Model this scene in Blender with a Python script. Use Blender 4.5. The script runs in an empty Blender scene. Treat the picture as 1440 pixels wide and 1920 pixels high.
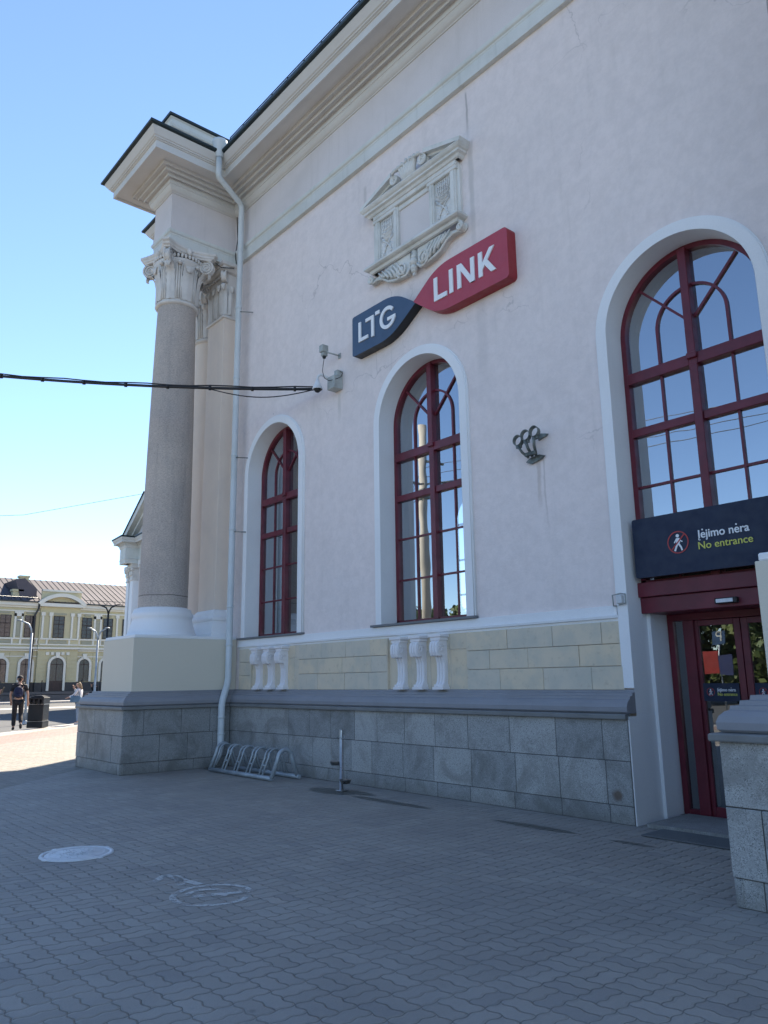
import bpy, bmesh, math, random
from mathutils import Vector, Matrix
R = math.radians
random.seed(7)
scene = bpy.context.scene
col = scene.collection

# ---------------------------------------------------------------- camera
cam_d = bpy.data.cameras.new('camera'); cam = bpy.data.objects.new('camera', cam_d); col.objects.link(cam)
scene.camera = cam
cam_d.sensor_fit = 'VERTICAL'; cam_d.sensor_height = 36.0; cam_d.lens = 36.0 * 1442 / 1920
cam_d.clip_start = 0.05; cam_d.clip_end = 5000
yaw, pit, rol = 0.862829320, 0.214617854, -0.0142329824
f = Vector((-math.sin(yaw)*math.cos(pit), math.cos(yaw)*math.cos(pit), math.sin(pit)))
r = f.cross(Vector((0, 0, 1))).normalized(); u = r.cross(f)
r2 = math.cos(rol)*r + math.sin(rol)*u; u2 = -math.sin(rol)*r + math.cos(rol)*u
m = Matrix((r2, u2, -f)).transposed().to_4x4(); m.translation = Vector((0, -7.6, 1.55))
cam.matrix_world = m

# ---------------------------------------------------------------- world and sun
SUN_AZ = Vector((-0.69, 0.72)); SUN_EL = R(42)
world = bpy.data.worlds.new('World'); scene.world = world; world.use_nodes = True
wn = world.node_tree; bg = wn.nodes['Background']
sky = wn.nodes.new('ShaderNodeTexSky'); sky.sky_type = 'NISHITA'; sky.sun_disc = False
sky.sun_elevation = SUN_EL; sky.sun_rotation = math.atan2(SUN_AZ.x, SUN_AZ.y)
sky.air_density = 1.0; sky.dust_density = 0.0; sky.ozone_density = 2.4; sky.altitude = 1500
wn.links.new(sky.outputs[0], bg.inputs[0]); bg.inputs[1].default_value = 0.10
sun_d = bpy.data.lights.new('sun', 'SUN'); sun_d.energy = 5.0; sun_d.angle = R(0.5); sun_d.color = (1.0, 0.88, 0.72)
sun = bpy.data.objects.new('sun', sun_d); col.objects.link(sun)
sd = Vector((SUN_AZ.x*math.cos(SUN_EL), SUN_AZ.y*math.cos(SUN_EL), math.sin(SUN_EL)))
sun.rotation_euler = sd.to_track_quat('Z', 'Y').to_euler(); sun.location = (-30, 40, 60)
scene.view_settings.view_transform = 'Standard'; scene.view_settings.look = 'None'
scene.view_settings.exposure = 1.52; scene.view_settings.gamma = 1.0

# ---------------------------------------------------------------- materials
def new_mat(name):
    mt = bpy.data.materials.new(name); mt.use_nodes = True
    return mt, mt.node_tree, mt.node_tree.nodes['Principled BSDF']
class N:
    """tiny node helper"""
    def __init__(s, nt): s.nt = nt
    def n(s, t, **k):
        nd = s.nt.nodes.new(t)
        for a, v in k.items(): setattr(nd, a, v)
        return nd
    def l(s, a, b): s.nt.links.new(a, b)
    def _in(s, sock, v):
        if isinstance(v, (int, float)): sock.default_value = v
        elif isinstance(v, (tuple, list)): sock.default_value = v if len(v) == len(sock.default_value) else (*v, 1)
        else: s.l(v, sock)
    def m(s, op, a, b=0.0, c=0.0, clamp=False):
        nd = s.n('ShaderNodeMath', operation=op, use_clamp=clamp)
        s._in(nd.inputs[0], a); s._in(nd.inputs[1], b); s._in(nd.inputs[2], c)
        return nd.outputs[0]
    def mix(s, fac, a, b, blend='MIX'):
        nd = s.n('ShaderNodeMix', data_type='RGBA', blend_type=blend)
        s._in(nd.inputs[0], fac); s._in(nd.inputs[6], a); s._in(nd.inputs[7], b)
        return nd.outputs[2]
    def obj(s): return s.n('ShaderNodeTexCoord').outputs['Object']
    def scale(s, vec, sc):
        nd = s.n('ShaderNodeMapping'); s.l(vec, nd.inputs[0]); nd.inputs['Scale'].default_value = sc; return nd.outputs[0]
    def noise(s, vec, sc, det=4, rough=0.55, dist=0.0):
        nd = s.n('ShaderNodeTexNoise'); s.l(vec, nd.inputs['Vector'])
        nd.inputs['Scale'].default_value = sc; nd.inputs['Detail'].default_value = det
        nd.inputs['Roughness'].default_value = rough; nd.inputs['Distortion'].default_value = dist
        return nd.outputs['Fac']
    def vor(s, vec, sc, feat='F1', out='Distance'):
        nd = s.n('ShaderNodeTexVoronoi', feature=feat); s.l(vec, nd.inputs['Vector']); nd.inputs['Scale'].default_value = sc
        return nd.outputs[out]
    def ramp(s, v, lo, hi, a=0.0, b=1.0):
        nd = s.n('ShaderNodeMapRange', interpolation_type='SMOOTHSTEP'); s._in(nd.inputs[0], v)
        nd.inputs[1].default_value = lo; nd.inputs[2].default_value = hi; nd.inputs[3].default_value = a; nd.inputs[4].default_value = b
        return nd.outputs[0]
    def bump(s, h, dist, strength=1.0):
        nd = s.n('ShaderNodeBump'); s.l(h, nd.inputs['Height']); nd.inputs['Distance'].default_value = dist
        nd.inputs['Strength'].default_value = strength; return nd.outputs[0]
def plaster(name, colr, dark, rough=0.85, amount=0.5, scale=1.0, grain=160.0, bump=0.002, streak=0.0, tone=False):
    """painted or stone surface: broad stains, vertical streaks, fine grain"""
    mt, nt, b = new_mat(name); h = N(nt); p = h.obj()
    a = h.ramp(h.noise(p, 0.9*scale, 6, 0.6, 0.4), 0.35, 0.75)
    c = h.mix(h.m('MULTIPLY', a, amount), colr, dark)
    if streak:
        st = h.ramp(h.noise(h.scale(p, (5, 5, 0.35)), 1.6, 5, 0.6), 0.52, 0.72)
        c = h.mix(h.m('MULTIPLY', st, streak), c, dark)
    g = h.noise(p, grain, 2, 0.5)
    c = h.mix(0.25, c, h.mix(h.ramp(g, 0.3, 0.7), (0.7, 0.7, 0.7), (1, 1, 1)), 'MULTIPLY')
    if tone:
        at = h.n('ShaderNodeAttribute', attribute_name='tone').outputs['Fac']
        c = h.mix(1.0, c, h.mix(at, (0.5, 0.5, 0.5), (1.35, 1.35, 1.35)), 'MULTIPLY')
    h.l(c, b.inputs['Base Color']); b.inputs['Roughness'].default_value = rough
    hh = h.m('ADD', h.noise(p, grain*0.5, 3, 0.6), h.m('MULTIPLY', h.noise(p, 3*scale, 4), 1.5))
    h.l(h.bump(hh, bump), b.inputs['Normal'])
    return mt
def paint(name, colr, rough=0.45, metal=0.0, var=0.15, bump=0.0004):
    mt, nt, b = new_mat(name); h = N(nt); p = h.obj()
    k = h.ramp(h.noise(p, 4, 5, 0.65), 0.3, 0.7)
    d = tuple(x*(1-var*2) for x in colr)
    h.l(h.mix(k, colr, d), b.inputs['Base Color'])
    h._in(b.inputs['Roughness'], h.ramp(h.noise(p, 9, 4), 0.2, 0.8, rough*0.8, min(1, rough*1.25)))
    b.inputs['Metallic'].default_value = metal
    h.l(h.bump(h.noise(p, 60, 3), bump), b.inputs['Normal'])
    return mt

M = {}
# wall render: pinkish, with stains, fine roughcast and a few hairline cracks
def wall_render():
    mt, nt, b = new_mat('pink_render'); h = N(nt); p = h.obj()
    a = h.ramp(h.noise(p, 0.45, 7, 0.62, 0.6), 0.35, 0.72)
    c = h.mix(h.m('MULTIPLY', a, 0.5), (0.82, 0.735, 0.71), (0.71, 0.65, 0.635))
    st = h.ramp(h.noise(h.scale(p, (3.5, 3.5, 0.22)), 1.2, 6, 0.6), 0.54, 0.75)
    c = h.mix(h.m('MULTIPLY', st, 0.2), c, (0.56, 0.51, 0.48))
    mot = h.noise(p, 7.0, 5, 0.7)
    c = h.mix(0.5, c, h.mix(h.ramp(mot, 0.3, 0.7), (0.82, 0.82, 0.82), (1.0, 1.0, 1.0)), 'MULTIPLY')
    wp = h.n('ShaderNodeVectorMath', operation='ADD'); h.l(p, wp.inputs[0])
    nz = h.n('ShaderNodeTexNoise'); h.l(p, nz.inputs['Vector']); nz.inputs['Scale'].default_value = 1.8; nz.inputs['Detail'].default_value = 6
    sc_ = h.n('ShaderNodeVectorMath', operation='SCALE'); h.l(nz.outputs['Color'], sc_.inputs[0]); sc_.inputs[3].default_value = 0.9
    h.l(sc_.outputs[0], wp.inputs[1])
    cr = h.vor(wp.outputs[0], 0.42, 'DISTANCE_TO_EDGE')
    crack = h.m('MULTIPLY', h.ramp(cr, 0.0, 0.006, 1.0, 0.0), h.ramp(h.noise(p, 0.35, 3), 0.5, 0.62))
    c = h.mix(h.m('MULTIPLY', crack, 0.4), c, (0.3, 0.27, 0.27))
    sp = h.n('ShaderNodeSeparateXYZ'); h.l(p, sp.inputs[0])
    wv = h.m('MULTIPLY', h.m('SUBTRACT', h.noise(h.scale(p, (1, 1, .6)), 2.5, 4), 0.5), 0.12)
    for (xc, wd, z0, z1, am, cl) in ((-6.02, .05, 3.55, 4.35, .35, (.36, .27, .20)), (-5.93, .02, 3.2, 4.4, .35, (.36, .30, .26)), (-10.30, .07, 5.9, 6.60, .35, (.42, .40, .36)), (-6.98, .07, 7.2, 9.7, .5, (.47, .44, .42)), (-7.02, .03, 9.6, 10.6, .6, (.30, .27, .26)), (-9.55, .06, 9.3, 10.3, .4, (.40, .37, .35)), (-8.9, .03, 5.9, 6.9, .2, (.45, .43, .41)), (-6.9, .14, 5.2, 7.0, .25, (.50, .46, .45))):
        ax = h.ramp(h.m('ABSOLUTE', h.m('SUBTRACT', h.m('ADD', sp.outputs[0], wv), xc)), wd*.3, wd, 1.0, 0.0)
        az = h.m('MULTIPLY', h.ramp(sp.outputs[2], z0, z0+(z1-z0)*.6), h.ramp(sp.outputs[2], z1-.1, z1, 1.0, 0.0))
        c = h.mix(h.m('MULTIPLY', h.m('MULTIPLY', ax, az), am), c, cl)
    c = h.mix(h.m('MULTIPLY', h.ramp(h.vor(p, 0.9), 0.0, 0.02, 1.0, 0.0), 0.7), c, (0.2, 0.19, 0.19))
    h.l(c, b.inputs['Base Color']); b.inputs['Roughness'].default_value = 0.9
    hh = h.m('ADD', h.noise(p, 110, 3, 0.6), h.m('MULTIPLY', h.noise(p, 9, 5, 0.65), 2.2))
    h.l(h.bump(hh, 0.004), b.inputs['Normal'])
    return mt
M['pink'] = wall_render()
M['white'] = plaster('white_trim', (0.84, 0.85, 0.86), (0.72, 0.73, 0.74), 0.7, 0.35, streak=0.12, bump=0.001)
M['trim'] = plaster('weathered_trim', (0.68, 0.69, 0.66), (0.46, 0.48, 0.44), 0.8, 0.5, streak=0.4, bump=0.0015)
M['soffit'] = plaster('soffit_paint', (0.66, 0.65, 0.62), (0.54, 0.51, 0.47), 0.8, 0.45, bump=0.0015)
M['relief'] = plaster('relief_stucco', (0.72, 0.72, 0.69), (0.42, 0.43, 0.39), 0.8, 0.55, 2.5, streak=0.3, bump=0.0015)
M['frieze'] = plaster('frieze_render', (0.70, 0.65, 0.64), (0.56, 0.52, 0.50), 0.9, 0.5, streak=0.3, bump=0.002)
M['beige'] = plaster('beige_render', (0.69, 0.64, 0.53), (0.64, 0.60, 0.50), 0.85, 0.4, bump=0.0008)
M['greypaint'] = plaster('grey_paint', (0.27, 0.275, 0.30), (0.20, 0.205, 0.22), 0.6, 0.5, 1.5, streak=0.2, bump=0.0008)
M['corbel'] = plaster('corbel_paint', (0.82, 0.80, 0.81), (0.70, 0.68, 0.69), 0.75, 0.3, bump=0.0006)
M['slate'] = plaster('sill_sheet', (0.17, 0.18, 0.19), (0.12, 0.13, 0.14), 0.6, 0.5, 3)
M['pipe'] = plaster('pipe_paint', (0.62, 0.67, 0.70), (0.45, 0.50, 0.50), 0.5, 0.5, 2.5, streak=0.5, bump=0.0004)
M['roofsheet'] = paint('dark_roof_sheet', (0.02, 0.035, 0.04), 0.4, 0.3)
def granite():
    mt, nt, b = new_mat('granite_slabs'); h = N(nt); p = h.obj()
    sp = h.vor(p, 165, 'F1', 'Color'); sep = h.n('ShaderNodeSeparateColor'); h.l(sp, sep.inputs[0])
    k = h.ramp(sep.outputs[0], 0.1, 0.95)
    c = h.mix(k, (0.24, 0.245, 0.245), (0.43, 0.435, 0.43))
    c = h.mix(h.ramp(sep.outputs[1], 0.90, 0.97), c, (0.07, 0.075, 0.08))
    c = h.mix(h.ramp(h.noise(p, 26, 4, 0.7), 0.4, 0.7), c, (0.33, 0.335, 0.33))
    st = h.ramp(h.noise(p, 1.6, 7, 0.7, 0.8), 0.42, 0.66)
    c = h.mix(h.m('MULTIPLY', st, 0.65), c, (0.155, 0.155, 0.145))
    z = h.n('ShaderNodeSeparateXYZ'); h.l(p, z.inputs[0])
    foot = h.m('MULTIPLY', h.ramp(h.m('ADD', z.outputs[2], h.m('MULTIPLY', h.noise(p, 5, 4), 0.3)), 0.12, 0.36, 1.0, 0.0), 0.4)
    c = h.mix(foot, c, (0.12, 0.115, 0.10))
    # rust blot where an old fixing bled through
    vd = h.n('ShaderNodeVectorMath', operation='DISTANCE'); h.l(p, vd.inputs[0]); vd.inputs[1].default_value = (-5.06, 0, 0.29)
    ru = h.ramp(h.m('ADD', vd.outputs['Value'], h.m('MULTIPLY', h.noise(p, 14, 3), 0.05)), 0.055, 0.11, 1.0, 0.0)
    c = h.mix(h.m('MULTIPLY', ru, 0.8), c, (0.11, 0.065, 0.04))
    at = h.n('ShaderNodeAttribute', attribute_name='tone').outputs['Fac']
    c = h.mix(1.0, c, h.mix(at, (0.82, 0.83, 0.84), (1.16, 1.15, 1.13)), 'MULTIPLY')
    h.l(c, b.inputs['Base Color']); b.inputs['Roughness'].default_value = 0.6
    h.l(h.bump(h.noise(p, 120, 3), 0.001), b.inputs['Normal'])
    return mt
M['granite'] = granite()
M['shelf'] = plaster('granite_shelf_stone', (0.20, 0.205, 0.205), (0.13, 0.13, 0.125), 0.6, 0.6, 3, 120)
def sandstone():
    mt, nt, b = new_mat('sandstone_tiles'); h = N(nt); p = h.obj()
    at = h.n('ShaderNodeAttribute', attribute_name='tone').outputs['Fac']
    c = h.mix(at, (0.60, 0.545, 0.445), (0.70, 0.585, 0.42))
    c = h.mix(h.m('MULTIPLY', h.ramp(h.noise(p, 3.5, 5, 0.6), 0.4, 0.7), 0.5), c, (0.45, 0.45, 0.39))
    c = h.mix(h.m('MULTIPLY', h.ramp(h.noise(p, 12, 4, 0.6), 0.55, 0.75), 0.35), c, (0.34, 0.27, 0.18))
    h.l(c, b.inputs['Base Color']); b.inputs['Roughness'].default_value = 0.75
    h.l(h.bump(h.noise(p, 80, 3), 0.0008), b.inputs['Normal'])
    return mt
M['sand'] = sandstone()
M['joint'] = plaster('joint_mortar', (0.10, 0.10, 0.10), (0.07, 0.07, 0.07))
def shaft_mat():
    mt, nt, b = new_mat('column_stone'); h = N(nt); p = h.obj()
    a = h.ramp(h.noise(p, 0.8, 6, 0.6, 0.5), 0.3, 0.7)
    c = h.mix(a, (0.60, 0.52, 0.455), (0.47, 0.42, 0.385))
    g = h.ramp(h.noise(h.scale(p, (30, 30, 75)), 1.0, 5, 0.75), 0.3, 0.7)
    c = h.mix(0.75, c, h.mix(g, (0.55, 0.55, 0.55), (1.15, 1.15, 1.15)), 'MULTIPLY')
    st = h.ramp(h.noise(h.scale(p, (7, 7, 0.5)), 1.0, 5, 0.6), 0.5, 0.75)
    c = h.mix(h.m('MULTIPLY', st, 0.35), c, (0.22, 0.205, 0.2))
    z = h.n('ShaderNodeSeparateXYZ'); h.l(p, z.inputs[0])
    ring = h.ramp(h.m('ABSOLUTE', h.m('SUBTRACT', z.outputs[2], h.m('ADD', 3.20, h.m('MULTIPLY', h.noise(p, 3, 3), 0.03)))), 0.004, 0.012, 1.0, 0.0)
    c = h.mix(h.m('MULTIPLY', ring, 0.8), c, (0.10, 0.09, 0.09))
    h.l(c, b.inputs['Base Color']); b.inputs['Roughness'].default_value = 0.85
    h.l(h.bump(h.m('ADD', g, h.noise(p, 70, 3)), 0.004), b.inputs['Normal'])
    return mt
M['shaft'] = shaft_mat()
M['litshaft'] = plaster('stone_lit_peach', (0.80, 0.68, 0.57), (0.70, 0.60, 0.52), 0.85, 0.5, 2.0, streak=0.3, bump=0.003)  # paler peach than the column stone: warm bounced light put into the colour
M['capital'] = plaster('capital_stucco', (0.72, 0.69, 0.65), (0.50, 0.48, 0.45), 0.8, 0.6, 3.0, streak=0.3, bump=0.001)
M['red'] = paint('oxblood_frame_paint', (0.15, 0.015, 0.03), 0.4, 0, 0.15)
def glass(name, refl=0.30, tint=(0.62, 0.66, 0.66)):
    mt, nt, b = new_mat(name); h = N(nt); nt.nodes.remove(b)
    tr = h.n('ShaderNodeBsdfTransparent'); tr.inputs[0].default_value = (*tint, 1)
    gl = h.n('ShaderNodeBsdfGlossy'); gl.inputs['Roughness'].default_value = 0.004; gl.inputs['Color'].default_value = (0.86, 0.93, 1.0, 1)
    fr = h.n('ShaderNodeFresnel'); fr.inputs[0].default_value = 1.5
    p = h.obj(); h.l(h.bump(h.noise(p, 0.9, 2), 0.002), gl.inputs['Normal'])
    fac = h.m('ADD', h.m('MULTIPLY', fr.outputs[0], 1 - refl), refl, clamp=True)
    mx = h.n('ShaderNodeMixShader'); h.l(fac, mx.inputs[0]); h.l(tr.outputs[0], mx.inputs[1]); h.l(gl.outputs[0], mx.inputs[2])
    h.l(mx.outputs[0], nt.nodes['Material Output'].inputs[0])
    return mt
M['glass'] = glass('window_glass', 0.46)
M['doorglass'] = glass('door_glass', 0.22, (0.5, 0.55, 0.55))
M['farglass'] = paint('dark_pane', (0.03, 0.035, 0.05), 0.06, 0.0, 0.3, 0.003)
M['room'] = plaster('room_plaster', (0.36, 0.31, 0.25), (0.28, 0.24, 0.2))
M['roomfloor'] = plaster('room_floor', (0.2, 0.18, 0.16), (0.15, 0.13, 0.12))
M['navy'] = paint('navy_panel', (0.008, 0.018, 0.048), 0.6, 0, 0.05)
M['navyside'] = paint('navy_edge', (0.006, 0.008, 0.014), 0.4)
M['signnavy'] = paint('sign_navy_face', (0.045, 0.085, 0.155), 0.45, 0, 0.04)
M['signred'] = paint('sign_red_face', (0.42, 0.055, 0.085), 0.5, 0, 0.04)
M['signredside'] = paint('sign_red_edge', (0.30, 0.02, 0.03), 0.5, 0, 0.05)
M['letter'] = paint('white_letters', (0.82, 0.84, 0.86), 0.5, 0, 0.03)
M['yellowletter'] = paint('yellow_letters', (0.62, 0.62, 0.12), 0.5, 0, 0.03)
M['redletter'] = paint('red_symbol', (0.42, 0.05, 0.05), 0.5, 0, 0.03)
M['galv'] = paint('galvanised_steel', (0.40, 0.45, 0.49), 0.45, 0.35, 0.15)
M['stainless'] = paint('stainless_steel', (0.42, 0.42, 0.42), 0.3, 0.9, 0.12)
M['iron'] = paint('weathered_strap_iron', (0.26, 0.29, 0.27), 0.5, 0.4, 0.35)
M['camgrey'] = paint('camera_housing', (0.45, 0.48, 0.46), 0.5, 0.0, 0.2)
M['camwhite'] = paint('camera_white', (0.72, 0.74, 0.76), 0.35)
M['black'] = paint('black_plastic', (0.012, 0.012, 0.014), 0.5)
M['binblack'] = paint('bin_black', (0.02, 0.021, 0.024), 0.42)
M['cable'] = paint('cable_sheath', (0.015, 0.016, 0.02), 0.5)
M['alu'] = plaster('concrete_mast', (0.40, 0.37, 0.31), (0.30, 0.28, 0.24), 0.7)
M['cast'] = plaster('cast_iron_cover', (0.66, 0.68, 0.70), (0.36, 0.37, 0.38), 0.5, 0.6, 4, bump=0.001)
M['matrub'] = plaster('door_mat', (0.13, 0.135, 0.14), (0.09, 0.095, 0.10), 0.9, bump=0.003)
M['kerb'] = plaster('kerb_stone', (0.42, 0.40, 0.37), (0.32, 0.31, 0.29))
M['asphalt'] = plaster('asphalt', (0.075, 0.08, 0.085), (0.05, 0.053, 0.056), 0.9, 0.6, 0.4, 60, 0.003)
M['retain'] = plaster('concrete_wall', (0.10, 0.10, 0.105), (0.07, 0.07, 0.075))
M['ochre'] = plaster('ochre_render', (0.56, 0.505, 0.32), (0.48, 0.435, 0.29), 0.9, 0.5, 0.5, 20, 0.003, streak=0.2)
M['cream'] = plaster('cream_trim', (0.74, 0.71, 0.62), (0.62, 0.60, 0.53), 0.8, 0.4, 0.5, 20)
M['panelgrey'] = plaster('grey_green_panel', (0.36, 0.35, 0.26), (0.32, 0.31, 0.24), 0.85)
M['plinthdark'] = plaster('dark_plinth', (0.035, 0.037, 0.042), (0.025, 0.026, 0.03), 0.6)
M['brownframe'] = paint('dark_window_frame', (0.035, 0.018, 0.018), 0.5)
M['skin'] = paint('skin', (0.50, 0.30, 0.22), 0.55, 0, 0.06)
M['hairblond'] = paint('blond_hair', (0.34, 0.24, 0.14), 0.6, 0, 0.2)
M['hairdark'] = paint('dark_hair', (0.03, 0.02, 0.016), 0.6)
M['clothblack'] = paint('black_cloth', (0.018, 0.018, 0.022), 0.85)
M['clothnavy'] = paint('navy_cloth', (0.015, 0.02, 0.06), 0.8)
M['clothwhite'] = paint('white_cloth', (0.70, 0.70, 0.73), 0.85)
M['jeans'] = paint('pale_denim', (0.22, 0.30, 0.42), 0.85)
M['bagblue'] = paint('blue_leather', (0.10, 0.19, 0.29), 0.5)
M['clothcream'] = paint('cream_cloth', (0.62, 0.56, 0.45), 0.85)
def roofmat():
    mt, nt, b = new_mat('seamed_roof'); h = N(nt); p = h.obj()
    h.l(h.mix(h.ramp(h.noise(p, 0.4, 5), 0.35, 0.65), (0.105, 0.092, 0.105), (0.08, 0.07, 0.08)), b.inputs['Base Color'])
    b.inputs['Roughness'].default_value = 0.85
    return mt
M['roof'] = roofmat()
def paving():
    """wavy interlocking pavers laid as a basket weave: pairs turned by ninety degrees"""
    mt, nt, b = new_mat('wavy_pavers'); h = N(nt); p = h.obj()
    s = h.n('ShaderNodeSeparateXYZ'); h.l(p, s.inputs[0]); X, Y = s.outputs[0], s.outputs[1]
    c = 0.218
    jx = h.m('MULTIPLY', h.m('SUBTRACT', h.noise(p, 3.3, 3), 0.5), 0.10); jy = h.m('MULTIPLY', h.m('SUBTRACT', h.noise(h.scale(p, (1.1, 1, 1)), 3.7, 3), 0.5), 0.10)
    U0, V0 = h.m('ADD', h.m('DIVIDE', X, c), jx), h.m('ADD', h.m('DIVIDE', Y, c), jy)
    wav = lambda t: h.m('MULTIPLY', h.m('SINE', h.m('MULTIPLY', t, 4*math.pi)), 0.034)
    U, V = h.m('ADD', U0, wav(V0)), h.m('ADD', V0, wav(U0))
    fu, fv = h.m('FRACT', U), h.m('FRACT', V); iu, iv = h.m('FLOOR', U), h.m('FLOOR', V)
    par = h.m('GREATER_THAN', h.m('FRACT', h.m('MULTIPLY', h.m('ADD', iu, iv), 0.5)), 0.25)
    e = lambda t, k_=1.0: h.m('MULTIPLY', h.m('SUBTRACT', 0.5, h.m('ABSOLUTE', h.m('SUBTRACT', t, 0.5))), k_)
    mid_u, mid_v = h.m('ABSOLUTE', h.m('SUBTRACT', fu, 0.5)), h.m('ABSOLUTE', h.m('SUBTRACT', fv, 0.5))
    mid = h.m('ADD', h.m('MULTIPLY', par, h.m('MULTIPLY', mid_u, 0.8)), h.m('MULTIPLY', h.m('SUBTRACT', 1.0, par), h.m('MULTIPLY', mid_v, 1.7)))
    d = h.m('MINIMUM', h.m('MINIMUM', e(fu, 0.8), e(fv, 1.7)), mid)  # joints along Y drawn heavier to hold their deeper shade
    halfsel = h.m('ADD', h.m('MULTIPLY', par, h.m('GREATER_THAN', fu, 0.5)), h.m('MULTIPLY', h.m('SUBTRACT', 1.0, par), h.m('GREATER_THAN', fv, 0.5)))
    cv = h.n('ShaderNodeCombineXYZ'); h.l(iu, cv.inputs[0]); h.l(iv, cv.inputs[1]); h.l(halfsel, cv.inputs[2])
    wn_ = h.n('ShaderNodeTexWhiteNoise'); h.l(cv.outputs[0], wn_.inputs[0]); rnd = wn_.outputs['Value']
    # bands by distance from the kerb line
    sdist = h.m('ADD', h.m('MULTIPLY', h.m('ADD', X, 27.9), 0.698), h.m('MULTIPLY', h.m('ADD', Y, 0.29), 0.716))
    base = h.mix(rnd, (0.305, 0.285, 0.255), (0.345, 0.325, 0.295))
    base = h.mix(h.m('MULTIPLY', h.m('GREATER_THAN', rnd, 0.94), 0.5), base, (0.22, 0.21, 0.20)); base = h.mix(h.m('MULTIPLY', h.m('LESS_THAN', rnd, 0.05), 0.45), base, (0.42, 0.39, 0.35))
    redb = h.mix(rnd, (0.21, 0.14, 0.115), (0.27, 0.18, 0.15))
    creamb = h.mix(rnd, (0.20, 0.185, 0.155), (0.27, 0.25, 0.21))
    isred = h.m('MULTIPLY', h.ramp(sdist, 0.6, 0.65), h.ramp(sdist, 2.5, 2.55, 1.0, 0.0))
    iscream = h.m('MULTIPLY', h.ramp(sdist, 2.5, 2.55), h.ramp(sdist, 7.5, 7.6, 1.0, 0.0))
    cc = h.mix(isred, base, redb); cc = h.mix(iscream, cc, creamb)
    big = h.ramp(h.noise(p, 0.8, 6, 0.6, 0.5), 0.35, 0.7)
    cc = h.mix(h.m('MULTIPLY', big, 0.45), cc, (0.21, 0.20, 0.19))
    dirt = h.ramp(h.noise(p, 9, 5, 0.65), 0.55, 0.8)
    cc = h.mix(h.m('MULTIPLY', dirt, 0.2), cc, (0.17, 0.16, 0.15))
    # damp patches near the tap and along the wall
    wob = h.m('MULTIPLY', h.m('SUBTRACT', h.noise(p, 7, 5, 0.7), 0.5), 0.8)
    wet = None
    for (cx, cy, rx, ry) in ((-9.35, -0.66, 0.46, 0.20), (-9.0, -0.52, 0.40, 0.12), (-8.0, -0.74, 0.75, 0.085), (-5.6, -0.76, 0.50, 0.08), (-4.42, -0.78, 0.22, 0.05), (-13.1, -0.45, 0.4, 0.14)):
        q = h.m('SQRT', h.m('ADD', h.m('POWER', h.m('ABSOLUTE', h.m('DIVIDE', h.m('SUBTRACT', X, cx), rx)), 2.0), h.m('POWER', h.m('ABSOLUTE', h.m('DIVIDE', h.m('SUBTRACT', Y, cy), ry)), 2.0)))
        w_ = h.ramp(h.m('ADD', q, wob), 0.95, 1.2, 1.0, 0.0)
        wet = w_ if wet is None else h.m('MAXIMUM', wet, w_)
    cc = h.mix(h.m('MULTIPLY', wet, 0.92), cc, (0.07, 0.07, 0.062))
    cc = h.mix(h.m('MULTIPLY', h.ramp(h.vor(p, 5.5), 0.0, 0.035, 1.0, 0.0), 0.25), cc, (0.5, 0.5, 0.5))
    cc = h.mix(h.m('MULTIPLY', h.ramp(h.m('ADD', h.vor(p, 1.3), h.m('MULTIPLY', h.noise(p, 9, 4), .05)), 0.03, 0.07, 1.0, 0.0), 0.5), cc, (0.10, 0.10, 0.10))
    sand = h.m('MULTIPLY', h.ramp(h.noise(p, 1.1, 5, .6), .52, .68), h.ramp(d, .02, .10, 1.0, 0.0))
    cc = h.mix(h.m('MULTIPLY', sand, 0.35), cc, (0.40, 0.37, 0.31))
    jw = h.ramp(h.noise(p, 1.7, 4), 0.3, 0.7, 0.010, 0.026)
    jm = h.m('SUBTRACT', 1.0, h.m('DIVIDE', d, jw), clamp=True)
    jm = h.m('MULTIPLY', jm, h.ramp(h.noise(p, 5, 4), 0.25, 0.55, 0.45, 1.0))
    cc = h.mix(h.m('MULTIPLY', jm, 0.8), cc, (0.06, 0.058, 0.056))
    cc = h.mix(0.3, cc, h.mix(h.noise(p, 140, 2), (0.6, 0.6, 0.6), (1.2, 1.2, 1.2)), 'MULTIPLY')
    h.l(cc, b.inputs['Base Color']); h._in(b.inputs['Roughness'], h.ramp(wet, 0, 1, 0.75, 0.35))
    prof = h.m('MINIMUM', h.m('DIVIDE', d, 0.07), 1.0)
    tilt = h.m('MULTIPLY', h.m('ADD', h.m('MULTIPLY', rnd, h.m('SUBTRACT', fu, 0.5)), h.m('MULTIPLY', h.m('SUBTRACT', rnd, 0.5), fv)), 0.5)
    hh = h.m('ADD', h.m('ADD', prof, tilt), h.m('MULTIPLY', h.noise(p, 60, 4), 0.35))
    hh = h.m('ADD', hh, h.m('MULTIPLY', h.noise(p, 2.2, 3), 2.0))
    h.l(h.bump(hh, 0.009), b.inputs['Normal'])
    return mt
M['pavers'] = paving()
def worn_paint():
    mt, nt, b = new_mat('worn_ground_paint'); h = N(nt); p = h.obj()
    b.inputs['Base Color'].default_value = (0.62, 0.62, 0.60, 1); b.inputs['Roughness'].default_value = 0.8
    tr = h.n('ShaderNodeBsdfTransparent'); mx = h.n('ShaderNodeMixShader')
    h.l(h.m('MULTIPLY', h.ramp(h.noise(p, 7, 6, 0.7), 0.38, 0.56), 0.75), mx.inputs[0]); h.l(tr.outputs[0], mx.inputs[1]); h.l(b.outputs[0], mx.inputs[2])
    h.l(mx.outputs[0], nt.nodes['Material Output'].inputs[0]); return mt
M['worn'] = worn_paint()
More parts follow.
